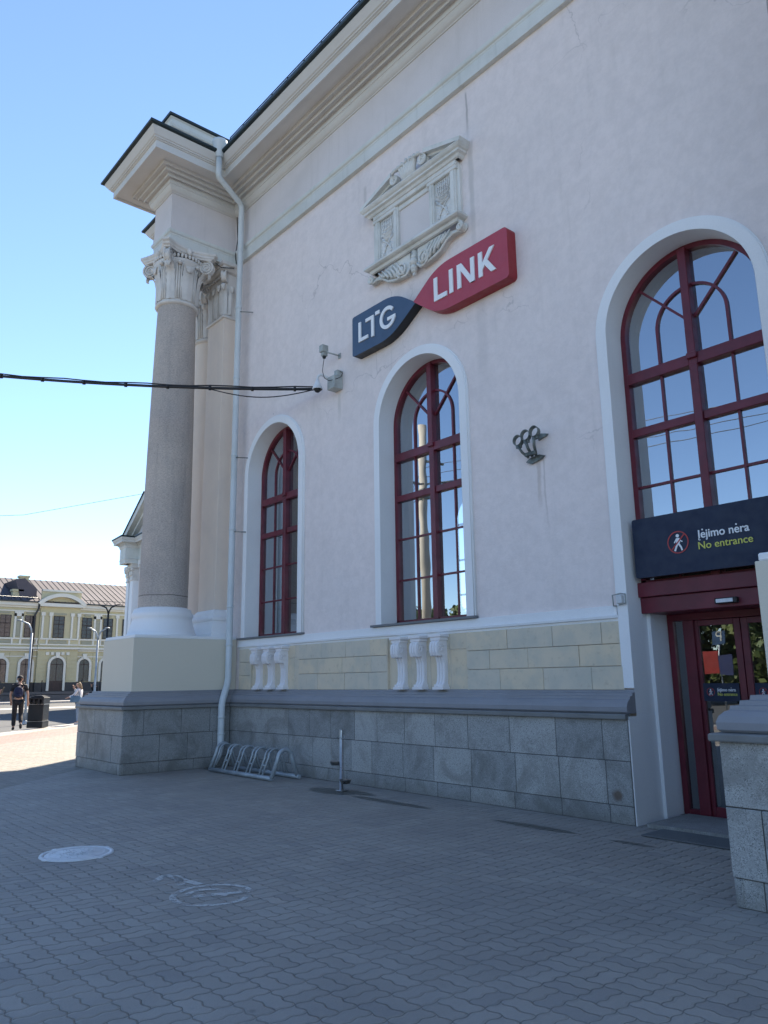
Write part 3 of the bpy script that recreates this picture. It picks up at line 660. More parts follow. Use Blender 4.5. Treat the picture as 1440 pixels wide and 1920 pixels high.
# ---- windows
def window(c, door=False):
    e = empty('window', (c, 0.3, 2.4), parent=ST)
    zb = 2.36 if not door else 1.42
    YG = 0.52; mpc = wallmap(0.22)
    # white casing and reveal
    g = MB(); g.band(arch_line(c, ZS, RI, zb, 40), arch_line(c, ZS, RO-0.02, zb, 40), 0.0, 0.05, mpc, sm=True)
    g.band(arch_line(c, ZS, RO-0.02, zb, 40), arch_line(c, ZS, RO, zb, 40), 0.0, 0.03, mpc, sm=True)
    inner = arch_line(c, ZS, RI-0.002, 0.0 if door else zb, 40); 
    for i in range(len(inner)-1):
        a, b_ = inner[i], inner[i+1]; g.face([(a[0], 0.17, a[1]), (b_[0], 0.17, b_[1]), (b_[0], 0.62 if not door else 0.56, b_[1]), (a[0], 0.62 if not door else 0.56, a[1])], 0, True)
    g.build('casing', M['white'], e)
    zf = 2.42 if not door else 2.60
    fr = MB(); mf = wallmap(YG)
    # outer frame
    fr.band(arch_line(c, ZS, RI-0.065, zf, 40), arch_line(c, ZS, RI-0.004, zf, 40), -0.10, 0.03, mf)
    fr.box(c-RI+.004, c+RI-.004, YG-0.03, YG+0.10, zf-0.06, zf+0.03)
    # centre mullion (upper part bold, with a foot over the transom), transoms
    fr.box(c-0.05, c+0.05, YG-0.075, YG+0.06, 5.16, ZS+RI-0.05, bev=0.006)
    fr.box(c-0.05, c+0.05, YG-0.06, YG+0.06, zf, 5.03, bev=0.006)
    fr.box(c-0.06, c+0.06, YG-0.085, YG+0.05, 5.10, 5.17, bev=0.006)
    for (z0, z1, dd) in ((5.03, 5.165, 0.05), (4.36, 4.46, 0.035)): 
        fr.box(c-RI+.06, c-0.052, YG-dd, YG+0.05, z0, z1, bev=0.005); fr.box(c+0.052, c+RI-.06, YG-dd, YG+0.05, z0, z1, bev=0.005)
    fr.box(c-0.05, c+0.05, YG-0.05, YG+0.05, 5.03, 5.10)
    fr.build('frame', M['red'], e)
    br = MB()
    for s in (-1, 1):
        br.box(c+s*0.43-0.013, c+s*0.43+0.013, YG-0.004, YG+0.019, zf+.03, 5.03)
        for z in (3.74, 3.08): br.box(min(c+s*.05, c+s*(RI-.06)), max(c+s*.05, c+s*(RI-.06)), YG-0.003, YG+0.0185, z-0.014, z+0.014)
        # curved bar in the arch head
        pts_i, pts_o = [], []
        cz = 5.60
        A = [(c+s*0.414, 5.165)] + [(c+s*0.414*math.cos(t), cz+0.414*math.sin(t)) for t in [k*math.pi/2/14 for k in range(14)]] + [(c+s*0.05, cz+0.412)]
        B = [(c+s*0.446, 5.165)] + [(c+s*0.446*math.cos(t), cz+0.446*math.sin(t)) for t in [k*math.pi/2/14 for k in range(14)]] + [(c+s*0.05, cz+0.444)]
        br.band(A, B, -0.0188, 0.006, wallmap(YG))
        p0, p1 = Vector((c+s*0.05, 5.62)), Vector((c+s*0.60, 6.20)); t = (p1-p0).normalized(); n_ = Vector((-t.y, t.x))*0.015
        br.poly([tuple(p0+n_), tuple(p1+n_), tuple(p1-n_), tuple(p0-n_)], -0.0186, 0.008, wallmap(YG))
    br.build('glazing_bars', M['red'], e)
    g = MB(); g.face([(x, YG+0.02, z) for x, z in arch_line(c, ZS, RI-0.01, zf, 40)])
    g.build('pane', M['glass'], e)
    if not door:
        g = MB(); g.poly([(c-RO-0.09, 2.352), (c+RO+0.02, 2.352), (c+RO+0.02, 2.385), (c-RO-0.09, 2.385)], -0.08, 0.075, mpc)
        g.box(c-RI, c+RI, 0.2, 0.55, 2.365, 2.385)
        g.build('sill', M['slate'], e)
    return e
window(CX[0]); window(CX[1]); window(CX[2], True)

# ---- entrance below the third window
def entrance():
    c = CX[2]; e = empty('entrance_door', (c, 0.9, 0), parent=ST)
    YD = 0.90
    for s in (-1, 1):     # white jambs inside the recess
        xa, xb = (c-RI+0.0, c-RI+0.045) if s < 0 else (c+RI-0.045, c+RI)
        g = MB(); g.box(xa, xb, 0.55, 0.95, 0, 2.25); g.build('jamb', M['white'], e)
    g = MB()
    xl, xr = c-RI+0.05, c+RI-0.05
    for (a, b_, z0, z1, y0, y1) in ((xl, xl+0.07, 0, 2.25, YD, YD+.08), (xr-0.07, xr, 0, 2.25, YD, YD+.08), (xl, xr, 2.17, 2.25, YD-.002, YD+.08),
        (xl+0.20, xl+0.33, 0, 2.17, YD-0.02, YD+0.06), (xr-0.33, xr-0.20, 0, 2.17, YD-0.02, YD+0.06), (xl+.07, xl+.20, 0, 0.09, YD, YD+.07), (xr-.20, xr-.07, 0, 0.09, YD, YD+.07)):
        g.box(a, b_, y0, y1, z0, z1, bev=0.004)
    g.build('frame', M['red'], e)
    for s in (-1, 1):
        g = MB(); a, b_ = (c-0.56, c-0.004) if s < 0 else (c+0.004, c+0.56)
        g.box(a, a+0.075, YD+.01, YD+.055, 0.03, 2.165, bev=0.004); g.box(b_-0.075, b_, YD+.01, YD+.055, 0.03, 2.165, bev=0.004)
        g.box(a+.075, b_-.075, YD+.01, YD+.055, 0.03, 0.14, bev=0.004); g.box(a+.075, b_-.075, YD+.01, YD+.055, 2.10, 2.165, bev=0.004)
        g.build('door_leaf', M['red'], e)
        g = MB(); g.face([(a+.07, YD+.03, .1), (b_-.07, YD+.03, .1), (b_-.07, YD+.03, 2.12), (a+.07, YD+.03, 2.12)]); g.build('door_pane', M['doorglass'], e)
    for a in (xl+.07, xr-.20):
        g = MB(); g.face([(a, YD+.04, .05), (a+.13, YD+.04, .05), (a+.13, YD+.04, 2.18), (a, YD+.04, 2.18)]); g.build('side_pane', M['doorglass'], e)
    # drive housing above the door
    g = MB(); g.box(c-RI+0.002, c+RI-0.002, 0.44, 0.98, 2.25, 2.43, bev=0.006); g.box(c-RI+0.002, c+RI-0.002, 0.40, 0.98, 2.434, 2.60, bev=0.006)
    g.build('drive_housing', M['red'], e)
    sn = MB(); sn.box(c+0.0, c+0.24, 0.375, 0.438, 2.285, 2.345, bev=0.008); sn.build('sensor', M['black'], e)
    sn = MB(); sn.box(c+0.02, c+0.20, 0.37, 0.375, 2.296, 2.334); sn.build('sensor_face', M['camwhite'], e)
    return e
ENT = entrance()

# ---- pedestals
def pedestal(x0, x1, seed, ins=.3):
    e = empty('pedestal', ((x0+x1)/2, -1, 0), parent=ST)
    g = MB()
    slabs(g, (x1, 0.0), (x1, -2.1), ROWS, (0.5, 0.72), 0.05, 0.008, seed, (-0.012, 0, 0), tone=(-.9, 0.1))  # side slabs darker: shade of this face put into their tone
    slabs(g, (x1, -2.1), (x0, -2.1), ROWS, (0.36, 0.56), 0.05, 0.008, seed+1, (-0.012, 0, 0))
    slabs(g, (x0, -2.1), (x0, 0.2), ROWS, (0.5, 0.72), 0.05, 0.008, seed+2, (-0.012, 0, 0))
    g.box(x0+.006+.012, x1-.006-.012, -2.1+.018, 0.2, 0, 1.09, 1, .2)
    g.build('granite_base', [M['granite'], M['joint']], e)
    g = MB(); g.box(x0+.2, x1-.2, -1.88, 0.2, 1.25, 1.404); g.build('moulding_top', M['greypaint'], e)
    g = MB(); g.box(x0+ins, x1-0.18, -1.90, 0.21, 1.40, 2.36, bev=0.006); g.build('block', M['beige'], e)
    g = MB(); g.box(x0+ins+.02, x1-0.20, -1.88, 0.21, 2.361, 2.42, bev=0.01); g.build('cap', M['white'], e)
    return e
pedestal(-15.7, -13.5, 31, .58); pedestal(-2.8, -0.65, 41, .31)

# ---- columns
def leaf(mb, cx, cy, ang, z0, z1, w0, curl, r0=0.40, r1=0.46, serr=True):
    """acanthus leaf climbing the bell and curling outwards at the tip"""
    path = [(r0+0.02, z0), (r0+0.035, z0+(z1-z0)*.3), (r0+.05, z0+(z1-z0)*.6), (r1+.03, z0+(z1-z0)*.85), (r1+.03+curl*.45, z1), (r1+.03+curl*.85, z1+.005), (r1+.03+curl, z1-.05), (r1+.03+curl*.92, z1-.12), (r1+.03+curl*.75, z1-.14)]
    wid = [1, 1.0, 1.02, 1.0, .95, .85, .7, .45, .15]
    pts = []; nn_ = 22
    for k in range(nn_+1):
        t = k/nn_*(len(path)-1); i = min(int(t), len(path)-2); q = t-i
        pts.append((path[i][0]*(1-q)+path[i+1][0]*q, path[i][1]*(1-q)+path[i+1][1]*q, wid[i]*(1-q)+wid[i+1]*q))
    ca, sa = math.cos(ang), math.sin(ang); vs = []; C = 7
    for k, (rr, z, ww) in enumerate(pts):
        ser = (1.0 if k % 2 == 0 else 0.86) if serr else 1
        for j in range(C):
            tt = (j/(C-1)*2-1); off = tt*w0*0.5*ww*(ser if abs(tt) > .9 else 1); bul = 0.03*(1-tt*tt)-0.012*(1 if abs(abs(tt)-.34) < .05 else 0) + (0.014 if j == 3 else 0)
            R_ = rr+bul; vs.append((cx+ca*R_-sa*off, cy+sa*R_+ca*off, z))
    fs = [(k*C+j, k*C+j+1, (k+1)*C+j+1, (k+1)*C+j) for k in range(nn_) for j in range(C-1)]
    mb.raw(vs, fs, 0, True)
def volute(mb, c, dx, dy, rad, thick=0.05, turns=2.6):
    """spiral scroll in the vertical plane of direction (dx,dy)"""
    for sgn in (-1, 1):
        ox, oy = -dy*thick*sgn, dx*thick*sgn; pts = []; rr_ = []
        n_ = int(turns*18)
        for k in range(n_+1):
            an = math.pi*0.5-k/18*2*math.pi; rr = rad*(1-0.86*k/n_)
            pts.append((c[0]+ox+dx*rr*math.cos(an), c[1]+oy+dy*rr*math.cos(an), c[2]+rr*math.sin(an))); rr_.append(0.024*(1-.45*k/n_))
        mb.tube(pts, rr_, 6)
    # drum between the two spirals
    vs = []; sg = 24
    for s_ in (-1, 1):
        for k in range(sg):
            an = 2*math.pi*k/sg; vs.append((c[0]-dy*thick*s_*.8+dx*rad*.93*math.cos(an), c[1]+dx*thick*s_*.8+dy*rad*.93*math.cos(an), c[2]+rad*.93*math.sin(an)))
    mb.raw(vs, [tuple(range(sg)), tuple(range(sg, 2*sg))]+[(k, (k+1) % sg, sg+(k+1) % sg, sg+k) for k in range(sg)], 0, False)
def column(cx, cy, z0=2.42, smat='shaft'):
    e = empty('column', (cx, cy, z0), parent=ST)
    g = MB()
    g.lathe([(0.0, z0), (0.66, z0), (0.665, z0+.03), (0.66, z0+.06), (0.645, z0+.07), (0.63, z0+.13), (0.60, z0+.22), (0.575, z0+.30), (0.565, z0+.35), (0.57, z0+.36), (0.585, z0+.38), (0.59, z0+.42), (0.58, z0+.46), (0.565, z0+.475), (0.555, z0+.48), (0.55, z0+.53), (0.485, z0+.56), (0.478, z0+.565)], cx, cy, 72)
    g.build('column_base', M['white'], e)
    g = MB(); pr = [(0.475, z0+.56)]
    H = 9.42-(z0+.56)
    for k in range(1, 25):
        t = k/24; pr.append((0.475-0.078*(t**1.7)+0.004*math.sin(math.pi*t), z0+.56+H*t))
    g.lathe(pr, cx, cy, 72); g.build('shaft', M[smat], e)
    g = MB(); z = 9.40
    g.lathe([(0.39, z-.03), (0.43, z-.02), (0.46, z+.01), (0.45, z+.04), (0.43, z+.05), (0.425, z+.07), (0.43, z+.08), (0.43, z+.55), (0.455, z+.8), (0.50, z+.94), (0.52, z+.98), (0.50, z+1.0), (0.46, z+1.01)], cx, cy, 56)
    for k in range(4):
        leaf(g, cx, cy, math.pi/4+k*math.pi/2, z+.07, z+.82, 0.20, 0.20)
        leaf(g, cx, cy, k*math.pi/2, z+.07, z+.80, 0.26, 0.06)
    for k in range(8):     # flutes between the leaves with a rolled tip
        an = math.pi/8+k*math.pi/4
        for da in (-0.11, 0.0, 0.11):
            pts = [(cx+rr*math.cos(an+da), cy+rr*math.sin(an+da), zz) for rr, zz in ((0.435, z+.08), (0.44, z+.45), (0.455, z+.72), (0.49, z+.88))]
            g.tube(pts, 0.022, 6)
        g.ball((cx+0.53*math.cos(an), cy+0.53*math.sin(an), z+.87), 0.055, 10, 6, sc=(1, 1, .8))
    for k in range(40):    # beads and eggs below the abacus
        an = 2*math.pi*k/40; g.ball((cx+0.515*math.cos(an), cy+0.515*math.sin(an), z+1.04), 0.04, 8, 5, sc=(.8, .8, 1.25))
    for k in range(4):
        an = math.pi/4+k*math.pi/2; dx, dy = math.cos(an), math.sin(an)
        volute(g, (cx+dx*0.62, cy+dy*0.62, z+0.95), dx, dy, 0.165)
        g.tube([(cx+dx*.45, cy+dy*.45, z+.78), (cx+dx*.52, cy+dy*.52, z+.98), (cx+dx*.58, cy+dy*.58, z+1.1)], [0.03, 0.045, 0.04], 8)
    g.build('capital', M['capital'], e)
    # abacus: four concave sides with cut corners and a flower in each middle
    g = MB(); levels = [(0.93, z+1.10), (0.95, z+1.13), (1.0, z+1.15), (1.0, z+1.18), (1.02, z+1.195), (1.06, z+1.215), (1.06, z+1.262)]
    ring = []
    for k in range(4):
        an = math.pi/4+k*math.pi/2
        A = Vector((0.80*math.cos(an-.085), 0.80*math.sin(an-.085))); B = Vector((0.80*math.cos(an+.085), 0.80*math.sin(an+.085)))
        nx = an+math.pi/2; C_ = Vector((0.80*math.cos(nx-.085), 0.80*math.sin(nx-.085)))
        ring.append(A)
        for t in range(0, 9):
            q = t/9; p = B.lerp(C_, q); inw = Vector((math.cos(an+math.pi/4), math.sin(an+math.pi/4)))*(-0.15*math.sin(math.pi*q)); ring.append(p+inw)
    n_ = len(ring); vs = [(cx+p.x*s_, cy+p.y*s_, zz) for s_, zz in levels for p in ring]
    g.raw(vs, [(i*n_+k, i*n_+(k+1) % n_, (i+1)*n_+(k+1) % n_, (i+1)*n_+k) for i in range(len(levels)-1) for k in range(n_)]+[tuple(range(n_)), tuple(range((len(levels)-1)*n_, len(levels)*n_))])
    for k in range(4):
        an = k*math.pi/2; g.ball((cx+0.50*math.cos(an), cy+0.50*math.sin(an), z+1.17), 0.075, 10, 6, sc=(.8, .8, 1.2))
    g.build('abacus', M['capital'], e)
    return e
column(-14.5, -1.0); column(-15.75, 0.5, smat='litshaft')  # rear column takes the lit stone tone
# pedestal strip under the rear column
g = MB(); g.box(-16.6, -15.705, -0.35, 1.4, 0, 2.42, 0, .4); g.build('rear_pedestal', M['beige'], ST)
column(-1.72, -1.0)

# ---- pilaster between the wall and the column
def pilaster(x0, x1, yf):
    e = empty('pilaster', ((x0+x1)/2, yf, 2.4), parent=ST)
    g = MB(); g.box(x0, x1, yf, 0.3, 2.98, 9.42, bev=0.006); g.build('shaft', M['litshaft'], e)
    P = [(x1, 0.22), (x1, yf), (x0, yf), (x0, 0.22)]
    g = MB(); g.sweep(P, [(0.0, 2.42), (0.13, 2.42), (0.13, 2.50), (0.11, 2.52), (0.095, 2.60), (0.065, 2.70), (0.06, 2.75), (0.085, 2.77), (0.095, 2.80), (0.085, 2.84), (0.055, 2.86), (0.05, 2.92), (0.03, 2.96), (0, 2.985)], caps=True)
    g.build('pilaster_base', M['white'], e)
    g = MB(); g.box(x0+.0, x1-.0, yf-.01, 0.3, 9.42, 10.45)
    g.sweep(P, [(0.0, 9.37), (0.035, 9.38), (0.045, 9.41), (0.03, 9.44), (0.0, 9.45)])
    g.sweep(P, [(0.0, 10.45), (0.08, 10.47), (0.12, 10.52), (0.12, 10.56), (0.16, 10.58), (0.16, 10.655), (0, 10.66)])
    cxm = (x0+x1)/2; wd = (x1-x0)
    for kx in range(3):      # leaves on the front
        xx = x0+wd*(kx+.5)/3
        leaf(g, xx, yf+0.40, -math.pi/2, 9.47, 10.15, wd/3.3, 0.07, 0.38, 0.40)
    leaf(g, x1-0.40, 0.06, 0.0, 9.47, 10.12, 0.14, 0.06, 0.38, 0.40)
    for kx in range(2):
        for da in (-.03, .0, .03):
            xx = x0+wd*(kx+1)/3+da; g.tube([(xx, yf-.02, 9.46), (xx, yf-.03, 10.05), (xx, yf-.06, 10.22)], 0.013, 6)
    volute(g, (x1+.03, yf-.03, 10.33), 0.7071, -0.7071, 0.13, 0.04); volute(g, (x0-.03, yf-.03, 10.33), -0.7071, -0.7071, 0.13, 0.04)
    leaf(g, x1-0.33, yf+0.33, -math.pi/4, 9.46, 10.12, 0.13, 0.14, 0.42, 0.45)
    for k in range(9): g.ball((x0+wd*(k+.5)/9, yf-.04, 10.40), 0.035, 8, 5)
    for k in range(26): g.ball((x0+wd/3+.01, yf-.045, 9.5+k*.024), 0.012, 6, 4)
    for k in range(26): g.ball((x0+wd*2/3+.01, yf-.045, 9.5+k*.024), 0.012, 6, 4)
    g.build('capital', M['capital'], e)
    return e
pilaster(-14.82, -14.1, -0.08)

# ---- entablature with its breaks forward over the columns
YE = 0.14
EP = [(12, YE), (-1.30, YE), (-1.30, -1.42), (-2.14, -1.42), (-2.14, YE), (-14.08, YE), (-14.08, -1.42), (-14.92, -1.42), (-14.92, 0.08), (-16.17, 0.08), (-16.17, 0.92), (-15.33, 0.92), (-15.33, 6.0), (-24.5, 6.0), (-24.5, 10.3)]  # last stretch runs round the added unseen rear wing
g = MB(); g.sweep(EP, [(-0.2, 10.66), (0.0, 10.66), (0.0, 10.88), (0.008, 10.89), (0.008, 10.915), (0.035, 10.935), (0.045, 10.97), (0.045, 11.0), (0.0, 11.03)])
g.build('architrave', M['trim'], ST)
g = MB(); g.sweep(EP, [(0.0, 11.028), (0.0, 11.87), (-0.3, 11.87)]); 
g.build('frieze', M['frieze'], ST)
for (a, b_, c_, d_) in ((-14.9, -14.1, -1.40, 0.3), (-16.15, -15.35, 0.1, 0.9), (-2.12, -1.32, -1.40, 0.3)):
    g = MB(); g.box(a, b_, c_, d_, 10.664, 12.2); g.build('beam_core', M['soffit'], ST)
COR = [(-0.02, 11.865), (0.02, 11.865), (0.025, 11.885), (0.04, 11.89), (0.06, 11.905), (0.085, 11.94), (0.10, 11.985), (0.105, 12.0), (0.12, 12.005), (0.12, 12.12),
       (0.19, 12.12), (0.19, 12.09), (0.205, 12.09), (0.205, 12.175), (0.29, 12.175), (0.29, 12.145), (0.305, 12.145), (0.305, 12.225), (0.385, 12.225), (0.385, 12.195), (0.40, 12.195), (0.40, 12.275), (0.655, 12.275), (0.66, 12.235), (0.71, 12.235), (0.71, 12.395), (0.735, 12.40), (0.735, 12.42), (0.765, 12.425), (0.765, 12.45), (0.79, 12.46), (0.815, 12.50), (0.855, 12.555), (0.87, 12.58), (0.87, 12.60), (0.5, 12.62)]
g = MB(); g.sweep(EP, COR); g.build('cornice', M['soffit'], ST)
g = MB(); g.sweep(EP, [(0.2, 12.597), (0.90, 12.605), (0.93, 12.615), (0.94, 12.64), (0.93, 12.67), (0.2, 12.72)]); g.build('roof_edge', M['roofsheet'], ST)
g = MB()
for k in range(26):      # snow guard rail on the roof edge
    x = -12.9+k*0.55; g.box(x-.015, x+.015, YE-.86, YE-.84, 12.66, 12.84)
g.tube([(-12.9, YE-.85, 12.80), (1.2, YE-.85, 12.80)], 0.018, 6); g.tube([(-12.9, YE-.85, 12.86), (1.2, YE-.85, 12.86)], 0.012, 6)
g.build('snow_guard', M['roofsheet'], ST)
# attic block over the corner column
AP = [(-14.12, 0.6), (-14.12, -1.48), (-15.1, -1.48), (-15.1, 0.6)]
g = MB(); g.box(-15.1, -14.12, -1.48, 0.6, 12.6, 13.62); g.build('attic_block', M['frieze'], ST)
g = MB(); g.sweep(AP, [(0, 13.48), (0.03, 13.50), (0.05, 13.56), (0.05, 13.66), (0.08, 13.70), (-0.2, 13.71)]); g.build('attic_moulding', M['trim'], ST)
g = MB(); g.sweep(AP, [(-.4, 13.705), (0.11, 13.712), (0.12, 13.76), (-.49, 13.80)]); g.build('attic_flashing', M['roofsheet'], ST)

# ---- downpipe
dp = empty('downpipe', (-13.5, -0.1, 1), parent=ST)
g = MB(); 
pth = [(-13.2, -0.80, 12.62), (-13.2, -0.80, 12.13), (-13.22, -0.78, 12.06), (-13.55, -0.08, 11.92), (-13.57, -0.02, 11.84), (-13.57, -0.02, 1.62), (-13.55, -0.05, 1.50), (-13.43, -0.20, 1.22), (-13.41, -0.23, 1.12), (-13.41, -0.23, 0.36), (-13.39, -0.27, 0.24), (-13.33, -0.40, 0.10)]
g.tube(pth, 0.064, 16)
for z in (9.4, 7.8, 6.1, 4.55, 3.0, 2.25): g.lathe([(0.065, z-.02), (0.071, z-.018), (0.071, z+.018), (0.065, z+.02)], -13.57, -0.02, 16)
for z in (0.9, 0.6): g.lathe([(0.065, z-.02), (0.071, z-.018), (0.071, z+.018), (0.065, z+.02)], -13.41, -0.23, 16)
g.build('pipe', M['pipe'], dp)
g = MB(); g.lathe([(0.075, 12.5), (0.085, 12.55), (0.15, 12.84), (0.155, 12.85), (0.155, 12.90), (0.14, 12.90), (0.08, 12.6)], -13.2, -0.80, 20); g.build('hopper', M['pipe'], dp)
for z in (9.3, 6.05, 4.5):
    g = MB(); g.tube([(-13.50, -0.02, z), (-13.34, 0.2, z-.01)], 0.010, 6); g.build('wall_bracket', M['iron'], dp)
# lightning wire and small fittings on the cornice corner
g = MB(); g.tube([(-13.98, 0.10, 11.85), (-13.95, 0.12, 11.3), (-14.0, 0.1, 10.9), (-13.97, 0.12, 10.62)], 0.012, 6)
g.tube([(-14.02, -0.5, 10.6), (-13.98, -0.25, 10.47), (-13.95, 0.05, 10.55)], 0.010, 6); g.build('earth_wire', M['cable'], ST)

# ---- carved stucco tablet high on the wall
def tablet():
    xc = -8.20; e = empty('carved_tablet', (xc, 0.2, 9), parent=ST)
    mpw = wallmap(YW)
    g = MB(); g.box(xc-0.45, xc+0.40, 0.19, 0.23, 8.45, 9.34); g.build('marble_panel', M['frieze'], e)
    for (a, b_) in ((xc-0.86, xc-0.50), (xc+0.48, xc+0.84)):
        g = MB(); g.box(a, b_, 0.180, 0.23, 8.45, 9.36); 
        cxm = (a+b_)/2; hw = (b_-a)/2
        for k in range(7): # feathered fan, crossed ribbons
            g.tube([(cxm+(k-3)*hw*.28, 0.175, 9.32), (cxm+(k-3)*hw*.24, 0.165, 9.12), (cxm+(k-3)*hw*.10, 0.175, 8.84)], 0.012, 5)
        for k in range(6): g.tube([(a+.02, 0.175, 9.28-k*.075), (cxm, 0.165, 9.24-k*.085), (b_-.02, 0.175, 9.28-k*.075)], 0.008, 5)
        for s in (-1, 1):
            g.tube([(cxm-s*hw*.9, .175, 8.52), (cxm-s*hw*.2, .165, 8.75), (cxm+s*hw*.95, .175, 8.97)], 0.013, 6)
            g.tube([(cxm-s*hw*.1, .175, 8.49), (cxm+s*hw*.5, .165, 8.63), (cxm+s*hw*.3, .175, 8.81)], 0.011, 6)
        g.build('carved_relief', M['carved'], e)
    g = MB()
    for (a, b_) in ((xc-0.99, xc-0.86), (xc-0.50, xc-0.38), (xc+0.37, xc+0.48), (xc+0.84, xc+0.97)):
        g.box(a, b_, 0.14, 0.23, 8.45, 9.34, bev=0.006); g.box(a+.03, b_-.03, 0.125, 0.15, 8.50, 9.28, bev=0.004)
    g.box(xc-1.04, xc-.98, 0.17, 0.23, 8.45, 9.34); g.box(xc+.97, xc+1.03, 0.17, 0.23, 8.45, 9.34)
    for (a, b_) in ((xc-1.02, xc-.42), (xc+.34, xc+1.0)): g.box(a, b_, .12, .23, 9.28, 9.345, bev=.008)
    g.box(xc-1.0, xc+1.0, 0.11, 0.23, 9.34, 9.42, bev=0.01); g.box(xc-.5, xc+.4, .16, .23, 9.25, 9.34, bev=.01)
    g.build('tablet_frame', M['relief'], e)
    P = [(xc+1.06, 0.22), (xc+1.06, 0.12), (xc-1.06, 0.12), (xc-1.06, 0.22)]
    g = MB(); g.sweep(P, [(0, 9.41), (0.03, 9.42), (0.05, 9.46), (0.09, 9.475), (0.09, 9.51), (0.12, 9.53), (0.145, 9.565), (0.145, 9.58), (-.1, 9.60)]); g.build('tablet_cornice', M['relief'], e)
    for s in (-1, 1):
        g = MB(); z0 = 9.59
        tri = [(xc+s*1.17, z0), (xc+s*1.17, z0+.05), (xc+s*0.38, z0+.50), (xc+s*0.38, z0+.42), (xc+s*1.0, z0+.06)]
        g.band([(xc+s*1.20, z0), (xc+s*0.40, z0+.24)], [(xc+s*1.22, z0+.06), (xc+s*0.40, z0+.32)], 0.0, 0.22, mpw)
        g.band([(xc+s*1.12, z0), (xc+s*0.42, z0+.19)], [(xc+s*1.2, z0), (xc+s*0.42, z0+.25)], 0.0, 0.14, mpw)
        g.poly([(xc+s*1.1, z0), (xc+s*0.44, z0), (xc+s*0.44, z0+.2)], 0, 0.05, mpw)
        g.build('broken_pediment', M['relief'], e)
    g = MB()   # acanthus crest
    g.box(xc-.16, xc+.16, 0.10, 0.22, 9.58, 9.68, bev=0.01)
    for k in range(7):
        t = (k-3)/3; x1 = xc+t*.30; pts = [(xc+t*.10, 0.08, 9.60), (xc+t*.13, 0.04, 9.75), (xc+t*.20, 0.03, 9.89), (x1, 0.0, 9.93-abs(t)*.05), (x1+t*.05, -.01, 9.88-abs(t)*.05)]
        g.tube(pts, [0.05, .045, .04, .035, .02], 7)
    for s in (-1, 1): volute(g, (xc+s*.34, 0.07, 9.76), s, 0, .09, .035)
    g.build('acanthus_crest', M['relief'], e)
    P = [(xc+1.0, 0.22), (xc+1.0, 0.11), (xc-1.0, 0.11), (xc-1.0, 0.22)]
    g = MB(); g.sweep(P, [(0, 8.32), (0.03, 8.33), (0.05, 8.37), (0.09, 8.38), (0.12, 8.40), (0.12, 8.43), (0.10, 8.46), (0, 8.47)]); g.build('tablet_sill', M['relief'], e)
    for s in (-1, 1):
        g = MB()
        lo = [(xc+s*a, z) for a, z in ((1.04, 8.170), (0.90, 8.190), (0.76, 8.150), (0.62, 8.040), (0.46, 7.99), (0.30, 7.97), (0.17, 7.960), (0.09, 8.050))]
        hi = [(xc+s*a, z) for a, z in ((1.04, 8.220), (0.88, 8.250), (0.72, 8.290), (0.58, 8.320), (0.44, 8.330), (0.28, 8.330), (0.15, 8.330), (0.09, 8.330))]
        g.band(lo, hi, 0, 0.09, mpw)
        g.tube([(x, 0.12, z) for x, z in lo], 0.025, 6)
        for k in range(6):
            a0 = 0.22+k*0.09; g.tube([(xc+s*(a0), 0.10, 7.980+0.012*k*k*.5), (xc+s*(a0+.05), 0.085, 8.100+0.012*k), (xc+s*(a0+.18), .10, 8.280)], [0.03, .026, .012], 6)
        pts = []
        for t in range(40):
            an = -1.3+t*.32; rr = 0.13*(1-t/44); pts.append((xc+s*(0.26+rr*math.cos(an)), 0.09, 8.080+rr*math.sin(an)))
        g.tube(pts, .018, 6)
        volute(g, (xc+s*1.05, 0.15, 8.235), s, 0, 0.065, 0.05, 2)
        g.build('scroll_bracket', M['relief'], e)
    g = MB()
    for k, (z, rr) in enumerate(((8.210, .05), (8.120, .075), (8.010, .065), (7.97, .05), (7.90, .03))): g.ball((xc, 0.13, z), rr, 10, 6)
    g.tube([(xc, .16, 8.330), (xc, .14, 7.9)], [.06, .03], 8); g.build('pendant', M['relief'], e)
tablet()

# ================================================================ SIGNS
def letters(mb, spec, x, z, s, y0, d, mp):
    pass
def stroke(mb, p0, p1, wdt, d0, d1, mp, cut=None):
    a, b_ = Vector(p0), Vector(p1); t = (b_-a).normalized(); n_ = Vector((-t.y, t.x))*wdt/2
    mb.poly([tuple(a+n_), tuple(b_+n_), tuple(b_-n_), tuple(a-n_)], d0, d1, mp)
ms = wallmap(0.05)
def rounded(pts, rads, n=6):
    out = []; L = len(pts)
    for i, p in enumerate(pts):
        p = Vector(p); a = Vector(pts[i-1])-p; b_ = Vector(pts[(i+1) % L])-p; rr = rads[i]
        if rr <= 0: out.append(tuple(p)); continue
        p0, p1 = p+a.normalized()*rr, p+b_.normalized()*rr
        for k in range(n+1):
            t = k/n; q = p0*(1-t)**2+p*2*t*(1-t)+p1*t*t; out.append(tuple(q))
    return out
sg = empty('station_sign', (-8, 0.1, 7.33), 'navy and red wall sign reading LTG LINK, shaped as two pointed plates', 'sign')
navy = rounded([(-9.71, 7.70), (-9.71, 6.97), (-8.72, 6.97), (-8.10, 7.345), (-8.58, 7.70)], [0.05, 0.05, 0.30, 0, 0.30])
g = MB(); g.poly(navy, -0.17, 0.0, ms, 0, 1); g.build('navy_plate', [M['signnavy'], M['navyside']], sg)
redp = rounded([(-6.20, 7.74), (-7.60, 7.74), (-8.14, 7.365), (-7.62, 6.96), (-6.20, 6.96)], [0.07, 0.28, 0, 0.28, 0.07])
g = MB(); g.poly(redp, -0.17, 0.012, ms, 0, 1); g.build('red_plate', [M['signred'], M['signredside']], sg)
